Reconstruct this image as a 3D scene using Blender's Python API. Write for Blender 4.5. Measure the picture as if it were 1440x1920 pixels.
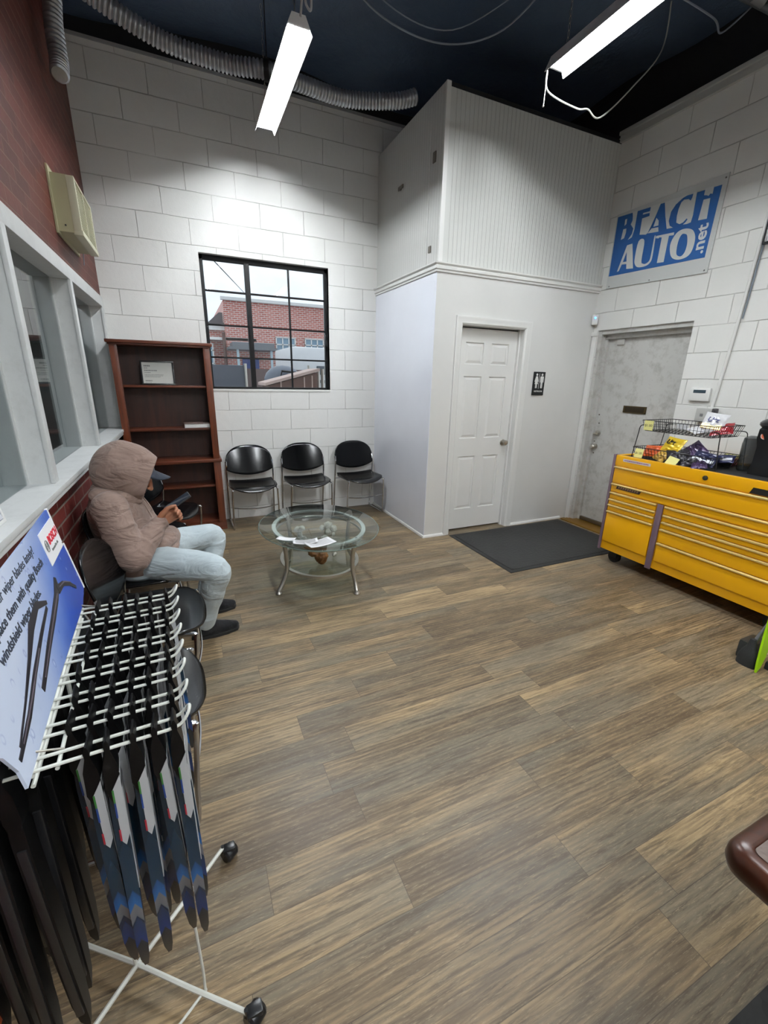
import bpy, bmesh, math, random
from mathutils import Vector as V, Matrix
R = math.radians
random.seed(7)
S = bpy.context.scene
C = S.collection
for o in list(bpy.data.objects): bpy.data.objects.remove(o)

# ---------------------------------------------------------------- camera
cd = bpy.data.cameras.new('camera'); cam = bpy.data.objects.new('camera', cd); C.objects.link(cam)
cd.sensor_fit = 'VERTICAL'; cd.sensor_height = 36; cd.sensor_width = 27; cd.lens = 15.0; cd.clip_start = .02; cd.clip_end = 300
_r, _u, _f = V((.91225,-.40915,.01987)), V((.10472,.27983,.95432)), V((.39602,.86850,-.29812))
cam.matrix_world = Matrix(((_r.x,_u.x,-_f.x,0),(_r.y,_u.y,-_f.y,0),(_r.z,_u.z,-_f.z,1.55),(0,0,0,1)))
S.camera = cam
S.view_settings.view_transform = 'Standard'; S.view_settings.look = 'None'; S.view_settings.gamma = 1
S.view_settings.use_curve_mapping = False
S.view_settings.exposure = 0.0
TUBE_STRENGTH = 235.0
SKY_STRENGTH = 1.45

# ---------------------------------------------------------------- node helper
class NT:
    def __init__(s, tree):
        s.t = tree; s.n = tree.nodes; s.l = tree.links
    def node(s, typ, **kw):
        n = s.n.new(typ)
        for k, v in kw.items():
            if hasattr(n, k): setattr(n, k, v)
            else: s.set(n, k.replace('_', ' '), v)
        return n
    def set(s, n, name, v):
        i = n.inputs[name]
        if isinstance(v, bpy.types.NodeSocket): s.l.new(v, i)
        else: i.default_value = v
    def link(s, a, b): s.l.new(a, b)
    def math(s, op, a, b=0, c=0):
        n = s.n.new('ShaderNodeMath'); n.operation = op
        for i, v in enumerate((a, b, c)):
            if isinstance(v, bpy.types.NodeSocket): s.l.new(v, n.inputs[i])
            else: n.inputs[i].default_value = v
        return n.outputs[0]
    def mix(s, fac, a, b, mode='MIX'):
        n = s.n.new('ShaderNodeMix'); n.data_type = 'RGBA'; n.blend_type = mode
        for i, v in ((0, fac), (6, a), (7, b)):
            if isinstance(v, bpy.types.NodeSocket): s.l.new(v, n.inputs[i])
            else: n.inputs[i].default_value = (*v, 1) if i and len(v) == 3 else v
        return n.outputs[2]
    def noise(s, vec, scale=5, detail=3, rough=.5, dist=0):
        n = s.n.new('ShaderNodeTexNoise'); n.inputs['Scale'].default_value = scale
        n.inputs['Detail'].default_value = detail; n.inputs['Roughness'].default_value = rough
        n.inputs['Distortion'].default_value = dist
        if vec is not None: s.l.new(vec, n.inputs['Vector'])
        return n.outputs['Fac']
    def ramp(s, fac, stops):
        n = s.n.new('ShaderNodeValToRGB'); e = n.color_ramp.elements
        while len(e) < len(stops): e.new(.5)
        for el, (p, c) in zip(e, stops): el.position = p; el.color = (*c, 1) if len(c) == 3 else c
        s.l.new(fac, n.inputs[0]); return n.outputs[0]
    def coords(s, scale=(1,1,1), loc=(0,0,0), rot=(0,0,0)):
        g = s.n.new('ShaderNodeTexCoord'); m = s.n.new('ShaderNodeMapping')
        m.inputs['Scale'].default_value = scale; m.inputs['Location'].default_value = loc; m.inputs['Rotation'].default_value = rot
        s.l.new(g.outputs['Object'], m.inputs[0]); return m.outputs[0]
    def swz(s, vec, order):          # reorder axes, e.g. 'xz'
        a = s.n.new('ShaderNodeSeparateXYZ'); b = s.n.new('ShaderNodeCombineXYZ'); s.l.new(vec, a.inputs[0])
        for i, c in enumerate(order): s.l.new(a.outputs['xyz'.index(c)], b.inputs[i])
        return b.outputs[0]
    def bump(s, h, strength=.3, dist=.01, nrm=None):
        n = s.n.new('ShaderNodeBump'); n.inputs['Strength'].default_value = strength; n.inputs['Distance'].default_value = dist
        s.l.new(h, n.inputs['Height'])
        if nrm is not None: s.l.new(nrm, n.inputs['Normal'])
        return n.outputs[0]

def newmat(name):
    m = bpy.data.materials.new(name); m.use_nodes = True
    k = NT(m.node_tree); b = k.n['Principled BSDF']
    return m, k, b

def lin(c):   # 0-255 sRGB to linear
    return tuple((x/255/12.92 if x/255 <= .04045 else ((x/255+.055)/1.055)**2.4) for x in c)

def pm(name, col, rough=.5, metal=0, spec=.5, var=.08, vscale=6, bump=0, bscale=60, coat=0, emit=None, es=0, trans=0, alpha=1):
    """plain procedural material: noise-varied colour and a little bump"""
    m, k, b = newmat(name)
    c = lin(col)
    v = k.coords()
    f = k.noise(v, vscale, 4)
    out = k.mix(f, tuple(x*(1-var) for x in c), tuple(min(1, x*(1+var)) for x in c))
    k.set(b, 'Base Color', out); k.set(b, 'Roughness', rough); k.set(b, 'Metallic', metal); k.set(b, 'Specular IOR Level', spec)
    if coat: k.set(b, 'Coat Weight', coat); k.set(b, 'Coat Roughness', .1)
    if bump: k.set(b, 'Normal', k.bump(k.noise(v, bscale, 4), bump, .003))
    if emit: k.set(b, 'Emission Color', (*lin(emit), 1)); k.set(b, 'Emission Strength', es)
    if trans: k.set(b, 'Transmission Weight', trans)
    if alpha < 1: k.set(b, 'Alpha', alpha)
    return m

def glassmat(name, tint=(235,245,240), ior=1.45, rough=.0, add=0):
    m, k, b = newmat(name); k.n.remove(b)
    tr = k.n.new('ShaderNodeBsdfTransparent'); tr.inputs[0].default_value = (*lin(tint), 1)
    gl = k.n.new('ShaderNodeBsdfGlossy'); gl.inputs['Roughness'].default_value = rough
    lw = k.n.new('ShaderNodeLayerWeight'); lw.inputs[0].default_value = .5      # facing term: same from both sides of the pane
    r0 = ((ior-1)/(ior+1))**2
    f = k.math('ADD', r0 + add, k.math('MULTIPLY', k.math('POWER', lw.outputs['Facing'], 5), 1-r0-add))
    mx = k.n.new('ShaderNodeMixShader'); k.link(f, mx.inputs[0]); k.link(tr.outputs[0], mx.inputs[1]); k.link(gl.outputs[0], mx.inputs[2])
    k.link(mx.outputs[0], k.n['Material Output'].inputs[0]); return m

# ---------------------------------------------------------------- mesh helpers
class MB:
    def __init__(s): s.b = bmesh.new(); s.mats = []; s.mi = 0
    def _face(s, vs):
        try: f = s.b.faces.new(vs); f.material_index = s.mi; f.smooth = True; return f
        except ValueError: return None
    def box(s, x0, x1, y0, y1, z0, z1, M=None, bev=0, smooth=False):
        vs = [V((x, y, z)) for x in (x0, x1) for y in (y0, y1) for z in (z0, z1)]
        t = bmesh.new(); bv = [t.verts.new(v) for v in vs]
        for q in ((0,1,3,2),(4,6,7,5),(0,4,5,1),(2,3,7,6),(0,2,6,4),(1,5,7,3)): t.faces.new([bv[i] for i in q])
        if bev: bmesh.ops.bevel(t, geom=t.edges[:], offset=bev, segments=2, affect='EDGES', profile=.6)
        s.merge(t, M, bool(bev)); return s
    def merge(s, t, M=None, smooth=True):
        t.verts.ensure_lookup_table(); mp = {}
        for v in t.verts: mp[v] = s.b.verts.new(M @ v.co if M else v.co)
        for f in t.faces:
            n = s.b.faces.new([mp[v] for v in f.verts]); n.material_index = s.mi; n.smooth = smooth
        t.free()
    def rings(s, rings, closed=False, cap=True):
        rv = [[s.b.verts.new(p) for p in r] for r in rings]
        n = len(rv[0]); m = len(rv)
        for i in range(m if closed else m-1):
            a, b = rv[i], rv[(i+1) % m]
            for j in range(n): s._face((a[j], a[(j+1) % n], b[(j+1) % n], b[j]))
        if cap and not closed:
            s._face(list(reversed(rv[0]))); s._face(rv[-1])
        return s
    def tube(s, pts, r, seg=8, closed=False, cap=True, M=None):
        pts = [V(p) for p in pts]
        if M: pts = [M @ p for p in pts]
        n = len(pts); rs = r if isinstance(r, (list, tuple)) else [r]*n
        rings = []; up = None
        for i, p in enumerate(pts):
            if closed: d = pts[(i+1) % n] - pts[i-1]
            else: d = pts[min(i+1, n-1)] - pts[max(i-1, 0)]
            d.normalize()
            if up is None:
                up = V((0,0,1)) if abs(d.z) < .9 else V((1,0,0))
            a = up - d*up.dot(d); a.normalize(); up = a; b = d.cross(a)
            rings.append([p + (a*math.cos(t) + b*math.sin(t))*rs[i] for t in [2*math.pi*k/seg for k in range(seg)]])
        return s.rings(rings, closed, cap)
    def lathe(s, prof, seg=24, M=None, cap=False):
        rings = []
        for r, z in prof:
            ring = [V((r*math.cos(2*math.pi*k/seg), r*math.sin(2*math.pi*k/seg), z)) for k in range(seg)]
            rings.append([M @ p for p in ring] if M else ring)
        return s.rings(rings, False, cap)
    def prism(s, poly, z0, z1, M=None):
        """extrude 2-D polygon (x,y) from z0 to z1, mapped through M"""
        t = bmesh.new(); a = [t.verts.new((x, y, z0)) for x, y in poly]; b = [t.verts.new((x, y, z1)) for x, y in poly]
        n = len(a)
        t.faces.new(list(reversed(a))); t.faces.new(b)
        for i in range(n): t.faces.new((a[i], a[(i+1) % n], b[(i+1) % n], b[i]))
        bmesh.ops.recalc_face_normals(t, faces=t.faces[:])
        s.merge(t, M, False); return s
    def ball(s, c, r, seg=14, M=None):
        rx, ry, rz = r if isinstance(r, (list, tuple)) else (r, r, r)
        t = bmesh.new(); bmesh.ops.create_uvsphere(t, u_segments=seg, v_segments=max(6, seg*2//3), radius=1)
        L = Matrix.Translation(V(c)) @ Matrix.Diagonal((rx, ry, rz, 1))
        s.merge(t, (M @ L) if M else L, True); return s
    def sheet(s, nu, nv, fn):
        g = [[s.b.verts.new(fn(i/nu, j/nv)) for j in range(nv+1)] for i in range(nu+1)]
        for i in range(nu):
            for j in range(nv): s._face((g[i][j], g[i+1][j], g[i+1][j+1], g[i][j+1]))
        return s
    def build(s, name, mat, parent=None, flat=False):
        bmesh.ops.recalc_face_normals(s.b, faces=s.b.faces[:])
        me = bpy.data.meshes.new(name); s.b.to_mesh(me); s.b.free()
        for m in (mat if isinstance(mat, (list, tuple)) else [mat]): me.materials.append(m)
        if not flat:
            try: me.set_sharp_from_angle(angle=R(38))
            except Exception: pass
        else:
            for p in me.polygons: p.use_smooth = False
        o = bpy.data.objects.new(name, me); C.objects.link(o)
        if parent is not None: o.parent = parent
        return o

def tag(o, label=None, cat=None, group=None, kind=None):
    if label: o['label'] = label
    if cat: o['category'] = cat
    if group: o['group'] = group
    if kind: o['kind'] = kind
    return o
def thing(name, label, cat, loc=(0,0,0), rz=0, group=None):
    o = bpy.data.objects.new(name, None); C.objects.link(o); o.empty_display_size = .05
    o.location = loc; o.rotation_euler = (0, 0, rz); return tag(o, label, cat, group)
def struct(o, label=None): 
    tag(o, label, None, None, 'structure'); return o
def sempty(name, label=None):
    o = bpy.data.objects.new(name, None); C.objects.link(o); return struct(o, label)
def copy_tree(o, parent=None):
    c = o.copy(); C.objects.link(c)
    if parent is not None: c.parent = parent
    for ch in list(o.children): copy_tree(ch, c)
    return c
def spline(pts, n=6, closed=False):
    pts = [V(p) for p in pts]; out = []; m = len(pts)
    for i in range(m if closed else m-1):
        p0, p1, p2, p3 = (pts[(i-1) % m], pts[i], pts[(i+1) % m], pts[(i+2) % m]) if closed else (pts[max(i-1,0)], pts[i], pts[i+1], pts[min(i+2, m-1)])
        for k in range(n):
            t = k/n
            out.append(.5*((2*p1) + (p2-p0)*t + (2*p0-5*p1+4*p2-p3)*t*t + (3*p1-p0-3*p2+p3)*t**3))
    if not closed: out.append(pts[-1])
    return out
def frame(o, x, y, z=None):
    """matrix whose local x,y,z axes are the given directions, origin o"""
    x = V(x).normalized(); y = V(y); y = (y - x*y.dot(x)).normalized(); z = x.cross(y)
    return Matrix(((x.x,y.x,z.x,o[0]),(x.y,y.y,z.y,o[1]),(x.z,y.z,z.z,o[2]),(0,0,0,1)))
def text(name, s, size, mat, M, parent, depth=.0004, bold=0, align='LEFT', shear=0, xs=1.0, track=1.0):
    cu = bpy.data.curves.new(name, 'FONT'); cu.body = s; cu.size = size; cu.extrude = depth; cu.offset = bold; cu.align_x = align
    cu.shear = shear; cu.space_character = track; cu.resolution_u = 3
    t = bpy.data.objects.new(name, cu); C.objects.link(t)
    dg = bpy.context.evaluated_depsgraph_get(); dg.update()
    me = bpy.data.meshes.new_from_object(t.evaluated_get(dg))
    bpy.data.objects.remove(t)
    me.transform(M @ Matrix.Diagonal((xs, 1, 1, 1))); me.materials.clear(); me.materials.append(mat)
    o = bpy.data.objects.new(name, me); C.objects.link(o)
    if parent is not None: o.parent = parent
    return o

# ---------------------------------------------------------------- world
w = bpy.data.worlds.new('world'); S.world = w; w.use_nodes = True
k = NT(w.node_tree); bg = k.n['Background']
g = k.n.new('ShaderNodeTexCoord'); mp = k.n.new('ShaderNodeMapping'); mp.inputs['Scale'].default_value = (1, 1, 2.5)
k.link(g.outputs['Generated'], mp.inputs[0])
f = k.noise(mp.outputs[0], 2.2, 5, .55)
k.link(k.ramp(f, [(.35, lin((205,220,236))), (.6, lin((240,244,250)))]), bg.inputs[0]); bg.inputs[1].default_value = SKY_STRENGTH

# ---------------------------------------------------------------- materials
def block_mat(name, order, loc, base=(228,228,225), paint=.02):
    m, k, b = newmat(name)
    v = k.swz(k.coords(), order)
    mp = k.n.new('ShaderNodeMapping'); mp.inputs['Location'].default_value = loc; k.link(v, mp.inputs[0])
    nz = k.noise(mp.outputs[0], 3, 2); wob = k.math('MULTIPLY', k.math('SUBTRACT', nz, .5), .012)
    cx = k.n.new('ShaderNodeVectorMath'); cx.operation = 'ADD'; k.link(mp.outputs[0], cx.inputs[0])
    cc = k.n.new('ShaderNodeCombineXYZ'); k.link(wob, cc.inputs[0]); k.link(wob, cc.inputs[1]); k.link(cc.outputs[0], cx.inputs[1])
    br = k.node('ShaderNodeTexBrick', offset=.5)
    k.link(cx.outputs[0], br.inputs['Vector'])
    for n_, v_ in (('Scale', 1), ('Brick Width', .43), ('Row Height', .215), ('Mortar Size', .0045), ('Mortar Smooth', .7), ('Bias', 0)): br.inputs[n_].default_value = v_
    br.inputs['Color1'].default_value = (0, 0, 0, 1); br.inputs['Color2'].default_value = (1, 1, 1, 1)
    c = lin(base)
    blot = k.noise(mp.outputs[0], 1.7, 6, .65)
    fine = k.noise(mp.outputs[0], 90, 5, .7)
    filled = k.ramp(k.noise(mp.outputs[0], 2.6, 3), [(.36, (0,0,0)), (.6, (1,1,1))])        # joints partly filled with paint
    joint = k.math('MULTIPLY', br.outputs['Fac'], k.math('ADD', .25, k.math('MULTIPLY', filled, .75)))
    col = k.mix(blot, tuple(x*.93 for x in c), tuple(min(1, x*1.05) for x in c))
    col = k.mix(k.math('MULTIPLY', br.outputs['Color'], .06), col, tuple(x*.8 for x in c))
    col = k.mix(k.math('MULTIPLY', joint, .42), col, lin((140,138,130)))
    k.set(b, 'Base Color', col); k.set(b, 'Roughness', .55); k.set(b, 'Specular IOR Level', .35)
    h = k.math('SUBTRACT', k.math('ADD', k.math('MULTIPLY', fine, .22), k.math('MULTIPLY', k.noise(mp.outputs[0], 14, 4), .5)), k.math('MULTIPLY', joint, 1.6))
    h = k.math('ADD', h, k.math('MULTIPLY', br.outputs['Color'], .25))
    k.set(b, 'Normal', k.bump(h, .75, .007)); return m
M_block_back = block_mat('painted_block_back', 'xz', (.02, -.125+.0, 0))
M_block_right = block_mat('painted_block_right', 'yz', (.1, .123, 0), (224,224,220))

def brick_mat(name, order, bw, rh, ms, c1, c2, mortar, spec=.25):
    m, k, b = newmat(name)
    v = k.swz(k.coords(), order)
    br = k.node('ShaderNodeTexBrick', offset=.5); k.link(v, br.inputs['Vector'])
    for n_, v_ in (('Scale', 1), ('Brick Width', bw), ('Row Height', rh), ('Mortar Size', ms), ('Mortar Smooth', .3), ('Bias', 0)): br.inputs[n_].default_value = v_
    br.inputs['Color1'].default_value = (*lin(c1), 1); br.inputs['Color2'].default_value = (*lin(c2), 1); br.inputs['Mortar'].default_value = (*lin(mortar), 1)
    nz = k.noise(v, 30, 5, .6)
    k.set(b, 'Base Color', k.mix(k.math('MULTIPLY', nz, .4), br.outputs['Color'], (.02,.01,.01)))
    k.set(b, 'Roughness', .5); k.set(b, 'Specular IOR Level', spec)
    k.set(b, 'Normal', k.bump(k.math('SUBTRACT', k.math('MULTIPLY', nz, .4), br.outputs['Fac']), .6, .005)); return m
M_brick = brick_mat('red_brick', 'yz', .215, .0717, .0065, (118,50,44), (92,36,34), (128,116,106))
M_brick_up = brick_mat('dark_red_brick', 'yz', .215, .0717, .0035, (104,46,34), (80,34,26), (120,88,76))
M_brick_out = brick_mat('outdoor_brick', 'xz', .24, .085, .014, (220,134,120), (192,108,96), (235,224,218))

def floor_mat():
    m, k, b = newmat('vinyl_plank')
    v = k.coords()
    sp = k.n.new('ShaderNodeSeparateXYZ'); k.link(v, sp.inputs[0])
    ry = k.math('DIVIDE', sp.outputs[1], .152); row = k.math('FLOOR', ry)
    wn = k.n.new('ShaderNodeTexWhiteNoise'); wn.noise_dimensions = '1D'; k.link(row, wn.inputs['W'])
    rx = k.math('ADD', k.math('DIVIDE', sp.outputs[0], 1.05), wn.outputs['Value']); colx = k.math('FLOOR', rx)
    cbn = k.n.new('ShaderNodeCombineXYZ'); k.link(row, cbn.inputs[0]); k.link(colx, cbn.inputs[1])
    wn2 = k.n.new('ShaderNodeTexWhiteNoise'); wn2.noise_dimensions = '2D'; k.link(cbn.outputs[0], wn2.inputs['Vector'])
    pid = wn2.outputs['Value']
    fx_, fy_ = k.math('FRACT', rx), k.math('FRACT', ry)
    ex = k.math('MULTIPLY', k.math('MINIMUM', fx_, k.math('SUBTRACT', 1, fx_)), 1.05); ey = k.math('MULTIPLY', k.math('MINIMUM', fy_, k.math('SUBTRACT', 1, fy_)), .152)
    seam = k.math('LESS_THAN', k.math('MINIMUM', ex, ey), .0011)
    off = k.n.new('ShaderNodeVectorMath'); off.operation = 'MULTIPLY_ADD'
    k.link(wn2.outputs['Color'], off.inputs[0]); off.inputs[1].default_value = (17, 9, 5); k.link(v, off.inputs[2])
    def sc(x, y):
        m_ = k.n.new('ShaderNodeMapping'); m_.inputs['Scale'].default_value = (x, y, 1); k.link(off.outputs[0], m_.inputs[0]); return m_.outputs[0]
    broad = k.noise(sc(1.1, 7), 1.6, 4, .6, .6)
    grain = k.noise(sc(2.6, 42), 1.5, 6, .72, .6)
    fleck = k.noise(sc(12, 120), 2, 4, .8)
    wv = k.n.new('ShaderNodeTexWave'); wv.wave_type = 'BANDS'; wv.bands_direction = 'Y'
    k.link(sc(.9, 6), wv.inputs['Vector']); wv.inputs['Scale'].default_value = 3; wv.inputs['Distortion'].default_value = 9; wv.inputs['Detail'].default_value = 3; wv.inputs['Detail Scale'].default_value = .6
    tone = k.math('ADD', k.math('MULTIPLY', broad, .62), k.math('ADD', k.math('MULTIPLY', pid, .20), k.math('MULTIPLY', wv.outputs['Fac'], .10)))
    col = k.ramp(tone, [(.24, lin((78,64,48))), (.38, lin((108,92,70))), (.49, lin((138,118,90))), (.60, lin((162,139,104))), (.76, lin((192,167,128)))])
    gy = k.noise(sc(.7, 4), 1.3, 3)
    col = k.mix(k.ramp(gy, [(.45, (0,0,0)), (.62, (.7,.7,.7))]), col, lin((112,106,92)))
    col = k.mix(k.ramp(grain, [(.38, (.75,.75,.75)), (.55, (0,0,0))]), col, lin((72,60,46)))
    col = k.mix(k.ramp(fleck, [(.55, (0,0,0)), (.72, (.5,.5,.5))]), col, lin((196,178,146)))
    col = k.mix(k.math('MULTIPLY', seam, .55), col, lin((40,32,26)))
    k.set(b, 'Base Color', col); k.set(b, 'Roughness', k.math('ADD', .30, k.math('MULTIPLY', fleck, .22))); k.set(b, 'Specular IOR Level', .42)
    h = k.math('SUBTRACT', k.math('ADD', k.math('MULTIPLY', grain, .35), k.math('MULTIPLY', fleck, .25)), seam)
    k.set(b, 'Normal', k.bump(h, .5, .0016)); return m
M_floor = floor_mat()

def ceil_mat():
    m, k, b = newmat('black_sheeting')
    v = k.coords()
    n1 = k.noise(v, 1.1, 5, .6, .8)
    k.set(b, 'Base Color', k.mix(n1, lin((48,62,84)), lin((84,100,122)))); k.set(b, 'Roughness', .5); k.set(b, 'Specular IOR Level', .4)
    k.set(b, 'Normal', k.bump(k.noise(v, 7, 5, .6), .5, .03)); return m
M_ceil = ceil_mat()

def bead_mat(name, order):
    m, k, b = newmat(name)
    v = k.swz(k.coords(), order)
    w_ = k.n.new('ShaderNodeTexWave'); w_.bands_direction = 'X'; w_.wave_profile = 'SIN'; k.link(v, w_.inputs['Vector']); w_.inputs['Scale'].default_value = 7.5
    groove = k.ramp(w_.outputs['Fac'], [(.0, (1,1,1)), (.12, (0,0,0))])
    k.set(b, 'Base Color', k.mix(k.math('MULTIPLY', groove, .3), lin((204,205,201)), lin((150,150,146)))); k.set(b, 'Roughness', .45)
    k.set(b, 'Normal', k.bump(k.math('SUBTRACT', 0, groove), .6, .004)); return m
M_bead_x = bead_mat('beadboard_front', 'xz'); M_bead_y = bead_mat('beadboard_side', 'yz')

def smudge_white(name, col=(216,216,213), rough=.35, coat=0, blot=.06, dirt=(150,145,135), dirt_amt=.0, dirt_top=.6):
    m, k, b = newmat(name); v = k.coords()
    c = lin(col); f = k.noise(v, 2.2, 6, .6)
    out = k.mix(f, tuple(x*(1-blot) for x in c), tuple(min(1, x*(1+blot)) for x in c))
    if dirt_amt:
        s_ = k.n.new('ShaderNodeSeparateXYZ'); g_ = k.n.new('ShaderNodeTexCoord'); k.link(g_.outputs['Object'], s_.inputs[0])
        lo = k.math('MULTIPLY', k.ramp(k.noise(v, 9, 6, .75), [(.48, (0,0,0)), (.72, (1,1,1))]), dirt_amt)
        out = k.mix(lo, out, lin(dirt))
    k.set(b, 'Base Color', out); k.set(b, 'Roughness', rough); k.set(b, 'Normal', k.bump(k.noise(v, 130, 4, .6), .12, .002))
    if coat: k.set(b, 'Coat Weight', coat)
    return m
M_white = smudge_white('white_paint'); M_panel = smudge_white('glossy_white_panel', (232,236,245), .2, .3)
M_trim = smudge_white('white_trim', (222,222,219), .35); M_door = smudge_white('white_door', (224,224,221), .4)
M_old_white = smudge_white('scuffed_white_metal', (190,190,186), .5, 0, .08, (120,112,100), .5)
M_winwhite = smudge_white('chalky_window_paint', (205,207,206), .5, 0, .1, (150,150,148), .25)
M_black = pm('black_plastic', (20,21,23), .3, vscale=12); M_back = pm('black_shell_back', (8,9,11), .12, spec=.2, vscale=10); M_chair = pm('black_shell_plastic', (12,12,14), .2, spec=.6, vscale=10, bump=.08, bscale=200)
M_chrome = pm('chrome', (200,200,202), .14, 1, var=.03); M_steel = pm('brushed_nickel', (184,180,172), .3, .9, var=.05)
M_blackmetal = pm('black_steel', (18,19,20), .45, bump=.1); M_wire = pm('white_wire', (206,208,200), .35, var=.04)
M_rubber = pm('black_rubber', (24,24,24), .7); M_grey = pm('grey_plastic', (110,110,110), .5)
M_office = pm('office_grey', (150,153,156), .7, vscale=1.5); M_dark_void = pm('dark_paint', (20,22,26), .7)
M_pane = glassmat('window_glass', (250,252,252), 1.45); M_pane_in = glassmat('interior_glass', (226,232,232), 1.5, 0, .06)
M_table_glass = glassmat('table_glass', (246,251,249), 1.5, 0, .0)
M_glass_edge = pm('glass_edge', (120,140,134), .1, alpha=.6)
# ---------------------------------------------------------------- room shell
XL, XR, YB, YF = -.60, 4.02, 4.888, -2.6
BX, BY, BH = 2.085, 3.565, 3.745         # corner of the boxed-in restroom
struct(MB().box(-3.2, 4.4, YF-.2, YB+.2, -.1, 0).build('floor', M_floor, flat=True))
m = MB()
m.box(XL-.2, XL, YF, YB, 0, 1.035)
struct(m.build('wall_left', M_brick, flat=True))
struct(MB().box(XL-.2, XL, YF, YB, 2.19, 4.3).build('wall_left_upper', M_brick_up, flat=True))
wx0, wx1, wz0, wz1 = .25, 1.518, 1.415, 2.655
m = MB()
for a in ((XL-.2, wx0, 0, 4.04), (wx1, BX+.0, 0, 4.04), (wx0, wx1, 0, wz0), (wx0, wx1, wz1, 4.04), (BX, XR+.2, 0, 4.04)):
    m.box(a[0], a[1], YB, YB+.2, a[2], a[3])
struct(m.build('wall_back', M_block_back, flat=True))
struct(MB().box(XL-.2, XR+.5, YB+.06, YB+.2, 4.04, 4.6).build('wall_back_top', M_dark_void, flat=True))
struct(MB().box(XL, BX+.3, YB-.012, YB+.05, 4.04, 4.062).build('trim_1', pm('ledge_grey', (150,152,152), .6), flat=True))
# right wall, with the recessed steel door
dy0, dy1, dzt = 2.53, 3.50, 2.075
m = MB()
m.box(XR, XR+.2, YF, dy0, 0, 3.77); m.box(XR, XR+.2, dy0, dy1, dzt, 3.77); m.box(XR, XR+.2, dy1, YB, 0, 3.77)
struct(m.build('wall_right', M_block_right, flat=True))
struct(MB().box(XR+.12, XR+.25, YF, YB, 3.77, 4.6).build('wall_right_top', M_dark_void, flat=True))
m = MB(); m.box(XR-.05, XR+.12, YF, BY, 3.77, 3.80, bev=.004); m.box(XR-.03, XR+.02, YF, BY, 3.72, 3.77, bev=.004)
struct(m.build('trim_2', pm('ledge_paint', (176,177,174), .5)))
struct(MB().box(XL-.2, XR+.2, YF-.2, YF, 0, 4.6).build('wall_front', M_white, flat=True))
random.seed(3)
def cz(u, v):
    x = -.9 + u*5.3; y = YF-.2 + v*(YB+.4-YF)
    return V((x, y, 4.30 + .05*math.sin(2.3*x+1.1*y) - .07*abs(math.sin(1.05*x+.25*math.sin(2*y))) + .02*math.sin(5*y+2*x)))
m = MB(); m.sheet(80, 90, cz)
struct(m.build('ceiling', M_ceil))

# ---------------------------------------------------------------- boxed restroom
struct(MB().box(BX-.010, BX-.006, BY-.002, YB, 0, 2.45).build('wall_restroom_side', M_panel, flat=True))
struct(MB().box(BX-.002, BX+.08, BY+.001, YB, 2.45, BH).build('wall_restroom_side_upper', M_bead_y, flat=True))
rd0, rd1, rdz = 2.375, 3.105, 2.035
m = MB(); m.box(BX-.006, rd0-.012, BY, BY+.14, 0, 2.45); m.box(rd1+.012, XR, BY, BY+.14, 0, 2.45); m.box(rd0-.012, rd1+.012, BY, BY+.14, rdz+.012, 2.45); m.box(BX-.006, BX+.08, BY+.14, YB, 0, 2.45)
struct(m.build('wall_restroom_front', M_white, flat=True))
struct(MB().box(BX, XR, BY+.002, BY+.14, 2.45, BH).build('wall_restroom_front_upper', M_bead_x, flat=True))
struct(MB().box(BX-.004, BX+.035, BY-.006, BY+.01, 2.50, BH).build('trim_3', M_trim, flat=True))
struct(MB().box(BX, XR, BY, YB, BH-.03, BH).build('ceiling_restroom', M_dark_void, flat=True))
# moulding: profile swept around the corner
prof = [(0, 2.435), (.012, 2.437), (.014, 2.452), (.024, 2.458), (.026, 2.478), (.018, 2.486), (.034, 2.497), (.036, 2.508), (0, 2.512)]
m = MB()
rings = []
for p, d in ((V((BX-.008, YB, 0)), V((-1,0,0))), (V((BX-.008, BY-.001, 0)), V((-1,-1,0))), (V((XR, BY-.001, 0)), V((0,-1,0)))):
    rings.append([p + d*a + V((0,0,z)) for a, z in prof])
m.rings(rings); struct(m.build('trim_4', M_trim))
m = MB()
qr = [(0, 0), (.016, 0), (.016, .008), (.012, .02), (.004, .026), (0, .026)]
for pts in (((V((BX-.008, YB, 0)), V((-1,0,0))), (V((BX-.008, BY, 0)), V((-1,-1,0))), (V((2.30, BY, 0)), V((0,-1,0)))),):
    m.rings([[p + d*a + V((0,0,z)) for a, z in qr] for p, d in pts])
m.rings([[V((x, BY-a, z)) for a, z in qr] for x in (3.18, 3.93)])
struct(m.build('baseboard_restroom', M_trim))
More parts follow.
